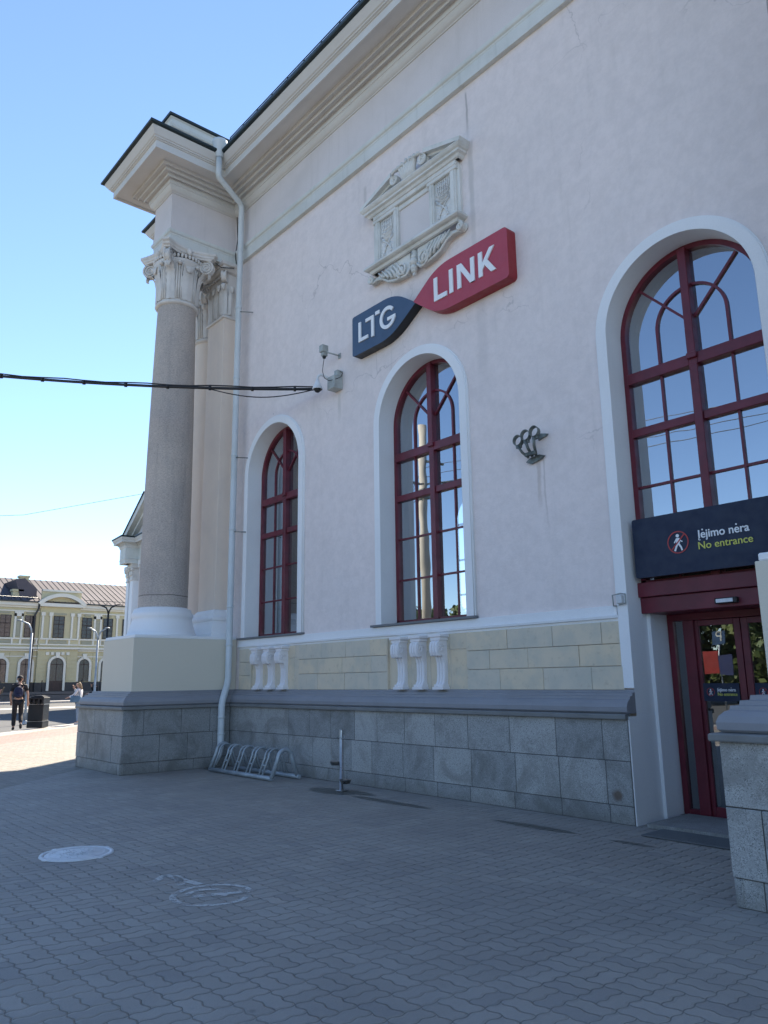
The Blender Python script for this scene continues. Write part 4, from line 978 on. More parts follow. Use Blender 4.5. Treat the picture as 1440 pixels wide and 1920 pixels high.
W_ = 0.062
def letter_obj(fn, d=0.020):
    g = MB(); fn(g, d); return g.build('letter', M['letter'], sg)
def L_(x0, x1, z0, z1, wd):
    def fn(g, d):
        g.poly([(x0, z1), (x0, z0), (x1, z0), (x1, z0+wd), (x0+wd, z0+wd), (x0+wd, z1)], 0.0, d, ms)
    return fn
letter_obj(L_(-9.52, -9.27, 7.17, 7.53, W_))
letter_obj(lambda g, d: g.poly([(-9.33, 7.53), (-9.33, 7.47), (-9.18, 7.47), (-9.18, 7.15), (-9.115, 7.15), (-9.115, 7.53)], 0, d, ms))
letter_obj(lambda g, d: g.poly([(-9.07, 7.56), (-9.07, 7.495), (-8.965, 7.495), (-8.965, 7.56)], 0, d, ms))
def G_(g, d):
    cx, cz, r1 = -8.765, 7.345, 0.195
    g.band(arc(cx, cz, r1-W_, R(38), R(352), 30), arc(cx, cz, r1, R(38), R(352), 30), 0, d, ms)
    g.poly([(cx-.0, cz-.005), (cx-.0, cz-W_), (cx+r1-.001, cz-W_), (cx+r1-.001, cz-.005)], 0, d+.001, ms)
letter_obj(G_)
W_ = 0.075
letter_obj(L_(-7.66, -7.385, 7.165, 7.55, W_), 0.03)
letter_obj(lambda g, d: g.box(-7.33, -7.255, 0.02, 0.045, 7.165, 7.55), 0.03)
def N_(g, d):
    g.box(-7.165, -7.09, .02, .045, 7.165, 7.55); g.box(-6.895, -6.82, .02, .045, 7.165, 7.55)
    g.poly([(-7.165, 7.55), (-7.075, 7.55), (-6.82, 7.165), (-6.91, 7.165)], 0, d+.001, ms)
letter_obj(N_, 0.03)
def K_(g, d):
    g.box(-6.74, -6.665, .02, .045, 7.165, 7.55)
    g.poly([(-6.70, 7.32), (-6.52, 7.55), (-6.43, 7.55), (-6.70, 7.215)], 0, d+.001, ms)
    g.poly([(-6.61, 7.40), (-6.565, 7.36+.02), (-6.41, 7.165), (-6.505, 7.165), (-6.65, 7.36)], 0, d+.002, ms)
letter_obj(K_, 0.03)

def text_curve(body, bold):
    cu = bpy.data.curves.new('t', 'FONT'); cu.body = body; cu.size = 1.0; cu.offset = bold; cu.extrude = 0.004; cu.resolution_u = 6
    o = bpy.data.objects.new('t', cu); col.objects.link(o); bpy.context.view_layer.update()
    me = bpy.data.meshes.new_from_object(o.evaluated_get(bpy.context.evaluated_depsgraph_get())); bpy.data.objects.remove(o)
    return me
def text_mesh(body, x, z, y, width, mat, parent, bold=0.0, name='lettering', height=None, dots=(), ogonek=None):
    """flat lettering; dots = letter indices with a dot above, ogonek = index of the letter with a tail"""
    me = text_curve(body, bold); wid = lambda n_: max(v.co.x for v in text_curve(body[:n_], bold).vertices)
    xs_ = [v.co.x for v in me.vertices]; w_ = max(xs_)-min(xs_); s = width/w_; mx = min(xs_); sh = height or s
    g = MB()
    for p in me.polygons: g.face([me.vertices[i].co for i in p.vertices])
    for i in dots:
        a, b_ = wid(i), wid(i+1); c_ = (a+b_)/2+.02; g.poly(arc(c_, .70, .062+bold, 0, 2*math.pi*.95, 12), 0, .004, lambda u_, v_, d: (u_, v_, d))
    if ogonek is not None:
        c_ = wid(ogonek+1)-.05; g.poly([(c_-.05, 0.01), (c_+.03, 0.01), (c_-.04, -.10), (c_+.02, -.15), (c_+.10, -.13), (c_+.10, -.19), (c_, -.215), (c_-.10, -.17), (c_-.11, -.09)], 0, .004, lambda u_, v_, d: (u_, v_, d))
    g.v = [(x+(p[0]-mx)*s, y-p[2], z+p[1]*sh) for p in g.v]
    return g.build(name, mat, parent)
def no_entry(x, z, rad, y, parent):
    mpy = wallmap(y)
    g = MB(); g.band(arc(x, z, rad*.9, 0, 2*math.pi, 36), arc(x, z, rad, 0, 2*math.pi, 36), 0, .003, mpy)
    g.poly([(x-rad*.64, z-rad*.56), (x-rad*.56, z-rad*.64), (x+rad*.66, z+rad*.58), (x+rad*.58, z+rad*.66)], 0, .005, mpy); g.build('red_ring', M['redletter'], parent)
    g = MB(); s = rad/0.13
    q = lambda a, b_: (x+a*s, z+b_*s)
    g.poly(arc(x, z+.075*s, .020*s, 0, 2*math.pi*.96, 12), 0, .004, mpy)
    g.poly([q(-.018, .048), q(.022, .048), q(.026, .0), q(.014, -.028), q(-.022, -.028)], 0, .004, mpy)
    stroke(g, q(-.010, -.02), q(-.045, -.098), .021*s, 0, .0035, mpy); stroke(g, q(.008, -.02), q(.030, -.055), .020*s, 0, .0035, mpy); stroke(g, q(.030, -.050), q(.044, -.098), .018*s, 0, .003, mpy)
    stroke(g, q(-.014, .042), q(-.045, -.004), .014*s, 0, .003, mpy); stroke(g, q(.016, .042), q(.036, .010), .013*s, 0, .003, mpy); stroke(g, q(.034, .012), q(.055, .002), .012*s, 0, .0032, mpy)
    g.build('walking_figure', M['letter'], parent)
es = empty('entrance_sign', (-3.95, 0.3, 3.0), 'long dark navy sign over the doorway reading Įėjimo nėra, No entrance', 'sign')
g = MB(); msn = wallmap(0.30)
g.poly(rounded([(-4.80, 3.32), (-4.80, 2.64), (-3.10, 2.64), (-3.10, 3.32)], [.03]*4), -0.10, 0.0, msn, 0, 1); g.build('panel', [M['navy'], M['navyside']], es)
no_entry(-4.25, 2.985, 0.125, 0.298, es)
text_mesh('Iejimo nera', -4.01, 2.995, 0.298, 0.55, M['letter'], es, 0.014, height=0.125, dots=(1, 8), ogonek=0)
text_mesh('No entrance', -4.02, 2.875, 0.298, 0.585, M['yellowletter'], es, 0.006, height=0.112)
for x, lab in ((-4.44, 'small navy No entrance notice stuck on the left door leaf'), (-3.86, 'small navy No entrance notice stuck on the right door leaf')):
    nt_ = empty('door_notice', (x+.2, 0.9, 1.36), lab, 'notice', 'notices on the entrance door')
    g = MB(); g.box(x, x+.41, 0.897, 0.902, 1.265, 1.46); g.build('notice_panel', M['navy'], nt_)
    no_entry(x+0.085, 1.365, 0.045, 0.896, nt_)
    text_mesh('Iejimo nera', x+.165, 1.372, 0.896, 0.205, M['letter'], nt_, 0.012, height=.05, dots=(1, 8), ogonek=0)
    text_mesh('No entrance', x+.165, 1.325, 0.896, 0.218, M['yellowletter'], nt_, 0.006, height=.048)

# ================================================================ FITTINGS ON THE WALL
cb = empty('surveillance_camera', (-10.38, 0.0, 7.3), 'grey box camera on a short arm, upper of the two cameras beside the first sign', 'camera')
g = MB(); g.box(-10.44, -10.36, -0.10, 0.0, 7.20, 7.36, bev=0.006); g.box(-10.455, -10.345, -0.125, 0.005, 7.27, 7.40, bev=0.005); g.build('housing', M['camgrey'], cb)
g = MB(); g.lathe([(0.03, 7.165), (0.035, 7.20)], -10.40, -0.05, 14); g.build('lens', M['black'], cb)
g = MB(); g.tube([(-10.36, -.05, 7.27), (-10.31, 0.08, 7.25), (-10.29, 0.2, 7.24)], 0.013, 8); g.box(-10.325, -10.255, 0.20, 0.22, 7.19, 7.29, bev=.005); g.build('arm', M['camgrey'], cb)
dc = empty('dome_camera', (-10.45, 0.0, 6.6), 'white domed camera hanging from a curved arm below the grey box camera', 'camera')
g = MB(); g.lathe([(0.022, 6.80), (0.032, 6.78), (0.045, 6.73), (0.072, 6.665), (0.088, 6.635), (0.095, 6.61), (0.088, 6.60)], -10.53, -.10, 24); g.build('dome_shroud', M['camwhite'], dc)
g = MB(); g.ball((-10.53, -.10, 6.60), 0.06, 16, 10); g.build('dome', M['black'], dc)
g = MB(); g.tube([(-10.53, -.10, 6.78), (-10.53, -.09, 6.85), (-10.50, -.05, 6.885), (-10.45, .02, 6.85), (-10.38, .08, 6.77)], 0.023, 10); g.build('bent_arm', M['camwhite'], dc)
g = MB(); g.box(-10.42, -10.21, 0.03, 0.22, 6.58, 6.82, bev=0.008); g.build('junction_box', M['camgrey'], dc)
g = MB(); g.box(-10.31, -10.21, 0.10, 0.22, 6.823, 6.93, bev=0.006); g.build('small_box', M['camgrey'], dc)
g = MB(); g.tube([(-10.40, -.05, 7.17), (-10.43, -.05, 7.05), (-10.45, -.05, 6.93), (-10.42, -.03, 6.80), (-10.33, .0, 6.73), (-10.22, .05, 6.73), (-10.16, .14, 6.78), (-10.15, .17, 6.86), (-10.20, .15, 6.90)], 0.0065, 6)
tag(g.build('camera_lead', M['cable']), 'thin looped lead between the upper box camera and the junction box', 'lead')
fh = empty('flag_holder', (-6.08, 0.15, 4.5), 'wrought iron flag holder with three rings on the pink wall', 'flag holder')
for k, (x, z) in enumerate(((-6.22, 4.60), (-6.09, 4.64), (-5.945, 4.655))):
    g = MB()
    vs = []; n_ = 20   # strap ring
    for i in range(n_):
        an = 2*math.pi*i/n_
        for (rr, t) in ((0.066, -.028), (0.073, -.028), (0.073, .028), (0.066, .028)):
            vs.append((x+rr*math.cos(an), 0.07+t, z+rr*math.sin(an)-t*.25))
    g.raw(vs, [(i*4+j, i*4+(j+1) % 4, ((i+1) % n_)*4+(j+1) % 4, ((i+1) % n_)*4+j) for i in range(n_) for j in range(4)], 0, False)
    g.box(x-.04, x+.04, 0.06, 0.10, z-.10, z-.055, bev=.004)
    g.build('ring', M['iron'], fh)
    g = MB(); bx = -6.06+(k-1)*.06
    g.tube([(x, 0.05, z-.07), ((x+bx)/2, .08, z-.17), (bx, .15, 4.36)], 0.019, 6); g.box(bx-.028, bx+.028, 0.09, 0.13, 4.37, 4.42, bev=.004); g.build('strap', M['iron'], fh)
g = MB(); g.poly([(-6.20, 4.32), (-6.12, 4.28), (-5.96, 4.31), (-5.90, 4.35), (-5.98, 4.38), (-6.14, 4.36)], 0, .03, wallmap(.21)); g.build('wall_plate', M['iron'], fh); g = MB(); g.poly([(-5.98, 4.57), (-5.86, 4.60), (-5.83, 4.625), (-5.96, 4.66)], 0, .03, wallmap(.21)); g.build('wall_plate', M['iron'], fh)
jb = empty('wall_sensor', (-4.93, 0.15, 2.42), 'small white square fitting with a bent tube at the corner of the door casing', 'sensor')
g = MB(); g.box(-4.97, -4.90, 0.12, 0.17, 2.36, 2.45, bev=.006); g.build('sensor_box', M['camwhite'], jb)
g = MB(); g.tube([(-5.02, .2, 2.34), (-5.02, .14, 2.34), (-5.02, .13, 2.46), (-4.91, .12, 2.47), (-4.86, .14, 2.46), (-4.86, .14, 2.36), (-4.95, .14, 2.345)], .009, 6); g.build('bent_tube', M['camgrey'], jb)

# ---- bundle of cables from the wall to the mast
A0, A1 = Vector((-10.78, 0.05, 6.72)), Vector((-21.2, -11.5, 0))
def zc(s): return 6.72+0.32*s+2.0*s*s
g = MB(); n_ = 40; pts = []
for k in range(n_+1):
    s = k/n_; p = A0.lerp(A1, s); pts.append((p.x, p.y, zc(s)))
g.tube(pts, 0.027, 8)
g.tube([(p[0]+.02, p[1], p[2]+0.035+0.012*math.sin(i*1.7)) for i, p in enumerate(pts)], 0.012, 6)
for i in range(1, 34, 2):
    p = Vector(pts[i]); t = (Vector(pts[i+1])-p).normalized(); g.tube([p-t*.02, p+t*.02], 0.045, 8)
tag(g.build('cable_bundle', M['cable']), 'thick black bundle of cables sagging from the wall across the column', 'cable')
g = MB(); qs = []
for k in range(17):
    s = k/16*0.13; p = A0.lerp(A1, s); qs.append((p.x, p.y, zc(s)-0.16*math.sin(math.pi*k/16)))
g.tube(qs, 0.010, 6); tag(g.build('slack_cable', M['cable']), 'thin slack cable hanging in a loop under the thick cable bundle', 'cable')

# ================================================================ BIKE RACK AND WATER TAP
br_ = empty('bike_rack', (-11.85, -0.5, 0), 'low galvanised bicycle rack of bent tubes standing at the granite base', 'bike rack')
FX0, FX1 = -12.92, -10.88
for y in (-0.70, -0.24):
    g = MB(); g.tube([(FX0+.06 if y > -.5 else FX0, y, 0.045), (FX1+(.10 if y > -.5 else 0), y, 0.045)], 0.034, 12); g.build('ground_bar', M['galv'], br_)
def hoop(x, rad, lean=0.0):
    pts = [(x, -0.70, 0.05)]
    for k in range(15):
        a = math.pi*k/14; pts.append((x+lean*.5, -0.47-0.13*math.cos(a), 0.34+0.13*math.sin(a)))
    pts.append((x+lean, -0.24, 0.05)); 
    return pts
for i in range(6):
    x = FX0+0.02+i*0.405
    g = MB()
    if i in (5,): g.tube(hoop(FX1-.01, .03, .06), 0.034, 10)
    else:
        g.tube(hoop(x, .02, .07), 0.034 if i == 0 else 0.017, 8)
        if True:
            g.tube(hoop(x+.105, .02, .07), 0.017, 8)
            if i: 
                for (y, z) in ((-0.66, 0.22),): g.tube([(x, y+.02, z), (x+.105, y+.02, z)], 0.014, 6)
    g.build('hoop', M['galv'], br_)
tp = empty('water_tap', (-9.26, -0.55, 0), 'thin stainless water post with two small bowls standing by the granite wall', 'water post')
g = MB(); g.lathe([(0.0, 0.005), (0.09, 0.005), (0.09, 0.014), (0.03, 0.018), (0.03, 0.84), (0.028, 0.85), (0.0, 0.85)], -9.26, -0.55, 20); g.build('post', M['stainless'], tp)
for (dx, z) in ((-0.115, 0.40), (0.12, 0.165)):
    g = MB(); g.lathe([(0.0, z-.05), (0.065, z-.05), (0.085, z), (0.09, z+.004), (0.082, z+.004), (0.06, z-.042), (0.0, z-.042)], -9.26+dx, -0.57, 20); g.tube([(-9.26, -.56, z-.02), (-9.26+dx*.4, -.56, z-.02)], .012, 6); g.build('bowl', M['stainless'], tp)
g = MB(); g.tube([(-9.31, -.56, .73), (-9.26, -.58, .74), (-9.19, -.57, .72), (-9.17, -.56, .75), (-9.20, -.55, .78)], .008, 6); g.build('tap_nozzle', M['stainless'], tp)

# ================================================================ FAR PAVILION
FP0 = Vector((-60.17, 16.60)); fd = Vector((0.994, -0.11)); fn = Vector((0.11, 0.994))
FL = lambda a, b_: tuple(FP0+fd*a+fn*b_)
FB = lambda a, b_, z: (*FL(a, b_), z)
fp = empty('far_pavilion', (*FL(5, 5), 0), 'distant pale pavilion of the station with a steep gable, left of the column', 'building')
g = MB(); g.box(0.3, 19, 0.3, 9, 0, 12.5, mp=FB); g.build('wall', M['pink'], fp)  # unseen right end carried on to shade the road
FPath = [FL(19, 9), FL(19, 0.1), FL(2.5, 0.1), FL(2.5, -0.9), FL(0.95, -0.9), FL(0.95, 0.1), FL(0.0, 0.1), FL(0.0, 1.6), FL(0.5, 1.6), FL(0.5, 9)]
g = MB(); g.sweep(FPath, [(o, z) for o, z in [(-.3, 10.66), (0, 10.66), (0, 10.9), (.045, 11.0), (0, 11.03), (0, 11.87), (-.3, 11.87)]]); g.build('entablature', M['trim'], fp)
g = MB(); g.sweep(FPath, [(o*.6, z) for o, z in COR]); g.build('cornice', M['soffit'], fp)
g = MB(); g.sweep(FPath, [(0.1, 12.595), (0.54, 12.605), (0.57, 12.66), (0.56, 12.72), (-1.2, 12.85)]); g.build('roof_edge', M['roofsheet'], fp)
for (a0, a1, b0) in ((0.05, 0.65, -0.02), (1.5, 2.2, -0.15), (4.0, 4.7, -0.1)):
    g = MB(); g.box(a0, a1, b0, 0.35, 0, 9.4, mp=FB); g.box(a0-.1, a1+.1, b0-.1, .4, 0, 2.9, mp=FB); g.build('pilaster', M['white'], fp)
    g = MB(); g.box(a0-.02, a1+.02, b0-.03, 0.35, 9.4, 10.35, mp=FB); g.box(a0-.06, a1+.06, b0-.07, 0.35, 9.38, 9.5, mp=FB); g.box(a0-.16, a1+.16, b0-.2, .35, 10.35, 10.66, mp=FB)
    for s in (a0, a1):
        q = FB(s, b0-.08, 10.25); g.ball(q, .16, 8, 6)
    for k in range(4): g.ball(FB(a0+(a1-a0)*(k+.5)/4, b0-.06, 9.95), .09, 8, 6, sc=(1, 1, 2.2))
    g.build('pilaster_capital', M['capital'], fp)
g = MB(); g.tube([FB(.85, .2, 0), FB(.85, .2, 10.6)], .07, 8); g.tube([FB(1.2, -.9, 12.0), FB(.85, .1, 11.2), FB(.85, .1, 10.6)], .07, 8); g.build('downpipe', M['pipe'], fp)
mg = lambda a, z, d: FB(a, -d, z)
g = MB(); g.poly([(0.6, 12.7), (10.4, 12.7), (5.5, 15.0)], -1.0, -0.2, mg); g.build('gable', M['frieze'], fp)
for s in (-1, 1):
    g = MB(); 
    g.band([(5.5+s*5.35, 12.65), (5.5, 15.25)], [(5.5+s*5.7, 12.95), (5.5, 15.75)], -3, 0.55, mg)
    g.band([(5.5+s*4.9, 12.65), (5.5, 14.95)], [(5.5+s*5.35, 12.65), (5.5, 15.25)], -3, 0.15, mg)
    g.build('raking_cornice', M['trim'], fp)
    g = MB(); g.band([(5.5+s*5.7, 12.95), (5.5, 15.75)], [(5.5+s*5.73, 13.0), (5.5, 15.80)], -8, 0.65, mg); g.build('roof_slope', M['roofsheet'], fp)

# ================================================================ OCHRE BUILDING ACROSS THE SQUARE
XO = -85.0
OB = lambda y, d, z: (XO+d, y, z)
mo = lambda y, z, d: (XO+d, y, z)
ob = empty('ochre_building', (-88, 18, 0), 'two-storey ochre building with cream trim and metal roof across the square', 'building')
Y0, Y1 = -8.0, 46.0
SLOPE = 0.0
g = MB(); g.box(Y0, Y1, -14, 0.0, 1.6, 10.0, mp=OB)
g.box(17.5, 21.6, 0, 0.25, 1.6, 11.3, mp=OB)         # middle bay standing forward
for k in range(7):                                # banded ground floor
    z = 1.95+k*.42
    for (a, b_) in ((-7, 13.2), (14.9, 15.6), (17.55, 18.55), (20.5, 21.5), (23.3, 25.2)): g.box(a, b_, 0.0 if a not in (17.55, 20.5) else .25, 0.06 if a not in (17.55, 20.5) else .31, z, z+.33, mp=OB)
g.build('wall', M['ochre'], ob)
g = MB(); g.box(Y0, Y1, 0.0, 0.12, 0, 1.75, mp=OB); g.box(17.4, 21.7, 0.0, 0.42, 0, 1.75, mp=OB); g.build('plinth', M['plinthdark'], ob)
def obox(mb, y0, y1, z0, z1, d0, d1): mb.box(y0, y1, d0, d1, z0, z1, mp=OB)
g = MB()
obox(g, Y0, 17.5, 9.55, 9.95, 0, 0.45); obox(g, 21.6, Y1, 9.55, 9.95, 0, .45); obox(g, 17.3, 21.8, 9.55, 9.9, 0, .75)
obox(g, Y0, Y1, 9.35, 9.55, 0, .2)
obox(g, Y0, Y1, 8.95, 9.08, 0, .1)
obox(g, Y0, Y1, 5.15, 5.35, 0, .35); obox(g, Y0, Y1, 4.95, 5.08, 0, .2); obox(g, 17.4, 21.7, 5.15, 5.35, 0, .55); obox(g, Y0, Y1, 4.35, 4.45, 0, .1)
obox(g, Y0, Y1, 5.55, 5.68, 0, .12); obox(g, Y0, Y1, 6.12, 6.28, 0, .14)
for y in (13.15, 14.95, 15.75, 17.35, 18.3, 20.6, 21.7, 23.2, 24.0, 25.5): obox(g, y-.09, y+.09, 5.68, 6.12, 0, .13 if not 17.5 < y < 21.6 else .35)
obox(g, 17.6, 21.5, 5.55, 5.68, .25, .36); obox(g, 17.6, 21.5, 6.12, 6.28, .25, .38)
for k in range(5): obox(g, 18.3+k*.52, 18.62+k*.52, 4.55, 4.85, .25, .40)
obox(g, 17.5, 21.6, 11.15, 11.35, 0, .4)
g.build('string_courses', M['cream'], ob)
for (a, b_) in ((13.3, 14.8), (16.0, 17.2), (18.55, 20.35), (21.95, 23.0), (24.2, 25.3)):
    g = MB(); obox(g, a, b_, 5.74, 6.06, 0, .07 if a != 18.55 else .30); obox(g, a+.2, b_-.2, 8.72, 8.9, 0, .09 if a != 18.55 else .34); g.build('inset_panel', M['panelgrey'], ob)
for y in (15.45, 23.6):
    g = MB(); obox(g, y-.2, y+.2, 6.4, 8.3, 0, .10); g.build('inset_panel', M['panelgrey'], ob)
g = MB(); g.band(arc(19.55, 7.55, 3.05, R(43), R(137), 24), arc(19.55, 7.55, 3.42, R(43), R(137), 24), 0.2, 0.8, mo); g.build('segmental_pediment', M['cream'], ob)
for y in (15.45, 17.75, 18.55, 20.75, 21.45, 23.6, 25.75, 12.9):
    wdt = 0.42 if y in (15.45, 23.6) else 0.2; d = .3 if 17.6 < y < 21.6 else .05
    g = MB(); 
    if wdt > .3:
        for s in (-1, 1): g.box(y+s*.33-.1, y+s*.33+.1, d, d+.12, 6.28, 8.75, mp=OB)
        g.box(y-.43, y+.43, d, d+.12, 8.45, 8.95, mp=OB)
    else: g.box(y-.1, y+.1, d, d+.12, 6.28, 8.75, mp=OB); g.box(y-.2, y+.2, d, d+.16, 8.6, 8.95, mp=OB)
    g.build('pilaster', M['cream'], ob)
def ow(y, z0, z1, hw, arch=False, trim=True, d=0.0, door=False):
    fr = MB(); 
    if arch:
        zs = z1-hw
        outl = lambda rr: [(y+rr, z0)]+arc(y, zs, rr, 0, math.pi, 16)+[(y-rr, z0)]
        fr.band(outl(hw-.05), outl(hw), d-.1, d+.03, mo); fr.box(y-hw+.05, y+hw-.05, d-.05, d+.02, zs-.05, zs+.05, mp=OB); fr.box(y-.04, y+.04, d-.05, d+.02, z0, z1-.1, mp=OB)
    else:
        for q in ((y-hw, y-hw+.05, z0, z1), (y+hw-.05, y+hw, z0, z1), (y-hw, y+hw, z1-.06, z1), (y-hw, y+hw, z0, z0+.07), (y-.025, y+.025, z0, z1), (y-hw, y+hw, z0+(z1-z0)*.62, z0+(z1-z0)*.62+.06)): fr.box(q[0], q[1], d-.02, d+.04, q[2], q[3], mp=OB)
        for k in range(1, 5): fr.box(y-hw, y+hw, d-.02, d+.02, z0+k*(z1-z0)/5-.02, z0+k*(z1-z0)/5+.02, mp=OB)
    if door: fr.box(y-hw, y+hw, d-.06, d+.015, z0, z0+1.0, mp=OB)
    f_ = fr.build('window' if not door else 'door', M['brownframe'], ob)
    g = MB(); g.poly(([(y+hw-.05, z0)]+arc(y, z1-hw, hw-.05, 0, math.pi, 14)+[(y-hw+.05, z0)]) if arch else [(y-hw+.05, z0), (y+hw-.05, z0), (y+hw-.05, z1), (y-hw+.05, z1)], d-.04, d+.006, mo); g.build('pane', M['farglass'], f_)
    if arch and trim:
        zs = z1-hw; outl = lambda rr: [(y+rr, z0)]+arc(y, zs, rr, 0, math.pi, 16)+[(y-rr, z0)]
        g = MB(); g.band(outl(hw), outl(hw+.24), d, d+.12, mo); g.poly([(y-.14, z1), (y+.14, z1), (y+.24, z1+.55), (y-.24, z1+.55)], d, d+.2, mo); g.build('surround', M['cream'], f_)
for y in (14.2, 16.6, 22.45, 24.75, 26.9, 11.9): ow(y, 6.33, 8.57, .53, d=.05)
ow(19.42, 6.33, 8.6, .56, d=.30)
for y in (14.1, 16.5, 22.4, 24.75, 26.9, 11.7): ow(y, 1.8, 4.15, .55, True, d=.06)
ow(19.45, 0.9, 4.25, .68, True, True, .44, True)
g = MB(); g.tube([(XO+.5, 17.25, 10.0), (XO+.5, 17.2, 9.3), (XO+.3, 16.95, 8.6), (XO+.2, 16.95, 1.0)], .1, 8); g.build('downpipe', M['plinthdark'], ob)
g = MB()
g.face([(XO+.6, Y0, 9.97), (XO+.6, Y1, 9.97), (XO-7, Y1, 13.2), (XO-7, Y0, 13.2)]); g.face([(XO-14.5, Y0, 9.97), (XO-14.5, Y1, 9.97), (XO-7, Y1, 13.2), (XO-7, Y0, 13.2)])
g.build('roof', M['roof'], ob)
g = MB()
k = Y0
while k < Y1: g.box(k-.015, k+.015, -.0, .05, 0, 1, mp=lambda y, d, t: (XO+.6-7.6*t, y, 9.97+3.23*t+d)); k += .62
g.build('roof_seams', M['roofsheet'], ob)
g = MB(); g.box(Y0, 17.3, .45, .66, 9.9, 10.02, mp=OB); g.box(21.8, Y1, .45, .66, 9.9, 10.02, mp=OB)
for kk in range(60):
    y = Y0+kk*.9
    if not 17.2 < y < 21.8: g.tube([(XO+.3, y, 10.1), (XO+.3, y, 10.45)], .03, 5)
g.tube([(XO+.3, Y0, 10.42), (XO+.3, 17.2, 10.42)], .025, 5); g.tube([(XO+.3, 21.9, 10.42), (XO+.3, Y1, 10.42)], .025, 5)
g.build('gutter_and_guard', M['roofsheet'], ob)
for (y, h_, d) in ((15.35, 11.3, -1.0), (17.0, 13.3, -5)):
    g = MB(); g.box(y-.45, y+.45, d-.5, d+.3, 9.9, h_, mp=OB); g.box(y-.55, y+.55, d-.6, d+.4, h_-.2, h_, mp=OB); g.build('chimney', M['ochre'], ob)
g = MB(); g.poly([(15.7, 10.2), (17.2, 10.2), (17.2, 11.4), (15.9, 12.5), (15.0, 12.3)], -5, -.6, mo); g.build('dormer', M['roof'], ob)

# ================================================================ STREET FURNITURE
def street_lamp(x, y, h_, arms, lab, mat, rad=0.045, sc=.36):
    e = empty('street_lamp', (x, y, 0), lab, 'street lamp', 'slim street lamps on the square')
    g = MB(); g.tube([(x, y, -.12), (x, y, .6), (x, y, h_-.55)], [rad*1.5, rad*1.2, rad], 10); g.lathe([(rad*2.4, -.1), (rad*2.4, .02), (rad*1.4, .06)], x, y, 12); g.build('pole', mat, e)
    for s in arms:
        dx, dy = 0.65*s*sc/.75, 0.76*s*sc/.75
        g = MB(); g.tube([(x, y, h_-.6), (x+dx*.08, y+dy*.08, h_-.35), (x+dx*.25, y+dy*.25, h_-.15), (x+dx*.6, y+dy*.6, h_-.05), (x+dx*.75, y+dy*.75, h_)], rad*.8, 8); g.build('arm', mat, e)
        g = MB(); q = Vector((x+dx*.9, y+dy*.9, h_+.02)); g.ball(q, .12, 10, 6, sc=(1, 1, .25)); g.build('lamp_head', mat, e)
    return e
street_lamp(-37.4, 6.2, 4.15, (-1, 1), 'double-armed pale street lamp right of the woman in white', M['galv'])
street_lamp(-35.85, 2.72, 4.3, (-1,), 'single-armed pale street lamp behind the man with the backpack', M['galv'], sc=.5)
street_lamp(-47.4, 10.43, 6.3, (-1, 1), 'taller dark double-armed street lamp nearest the granite pedestal', M['black'], .06, .5)
lb = empty('litter_bin', (-30.3, 1.7, 0), 'black square litter bin with a domed lid and side openings', 'litter bin')
bx, by = -30.38, 1.60; BR = lambda a, b_, z: (bx+.9*(.65*a+.76*b_*-1), by+.9*(.76*a+.65*b_), z)
g = MB(); g.box(-.32, .32, -.3, .3, 0.02, .24, mp=BR, bev=.02); g.box(-.31, .31, -.29, .29, .26, .84, mp=BR, bev=.02)
g.build('bin_body', M['binblack'], lb)
g = MB()
for z in (.235, .835): g.box(-.325, .325, -.305, .305, z, z+.02, mp=BR)
g.build('silver_bands', M['stainless'], lb)
g = MB(); 
for (a0, a1) in ((-.31, -.235), (-.14, -.055), (.055, .14), (.235, .31)): g.box(a0, a1, -.29, .29, .86, 1.03, mp=BR)
g.box(-.31, .31, -.29, .29, 1.03, 1.09, mp=BR, bev=.015); g.box(-.27, .27, -.26, .26, 1.09, 1.13, mp=BR, bev=.03); g.box(-.18, .18, -.2, .2, 1.13, 1.16, mp=BR, bev=.025)
g.build('lid', M['binblack'], lb)

# mast and signs behind the photographer's left, seen reflected in the glass
mt_ = empty('overhead_line_mast', (-21.2, -11.5, 0), 'tall slender concrete mast that carries the cables, seen mirrored in the middle window', 'mast')
g = MB(); g.tube([(-21.2, -11.5, 0), (-21.2, -11.5, 11.4)], [.21, .15], 16); g.build('pole', M['alu'], mt_)
g = MB(); g.tube([(-22.4, -11.3, 10.4), (-20.2, -11.7, 9.6)], .05, 8); g.box(-21.4, -21.0, -11.7, -11.3, 8.4, 8.8); g.tube([(-21.2, -11.5, 9.0), (-19.8, -12.6, 9.1)], .04, 8); g.build('cross_arm', M['iron'], mt_)
for k in range(4):
    g = MB(); g.tube([(-60, -30-k*3, 8+k*.4), (-21.2, -11.5, 8.6+k*.35), (25, -16-k, 8+k*.3)], .012, 5)
    o = g.build('overhead_wire', M['cable']); tag(o, 'overhead wire running to the tall mast, one of four seen only as reflections', 'wire', 'overhead wires')
g = MB(); g.tube([(-64.9, 1.6, 13.6), (-60.4, 8.5, 14.0), (-54, 17.0, 16.0), (-52, 20, 16.8)], .02, 5)
tag(g.build('sky_wire', M['camgrey']), 'faint thin wire crossing the sky left of the column', 'wire')
ps = empty('parking_sign', (-15.3, -21.5, 0), 'blue parking sign on a thin pole, mirrored in the door glass', 'sign')
g = MB(); g.tube([(-15.3, -21.52, 0), (-15.3, -21.52, 3.3)], .03, 8); g.build('pole', M['galv'], ps)
g = MB(); g.box(-15.55, -15.05, -21.49, -21.46, 2.75, 3.3); pb = g.build('sign_panel', paint('parking_blue', (.02, .06, .14)), ps)
o = text_mesh('P', 0, 0, 0, 0.24, M['camgrey'], ps)
for v in o.data.vertices: v.co = Vector((-15.18-v.co.x, -21.45-v.co.y, 2.88+v.co.z*1.1))
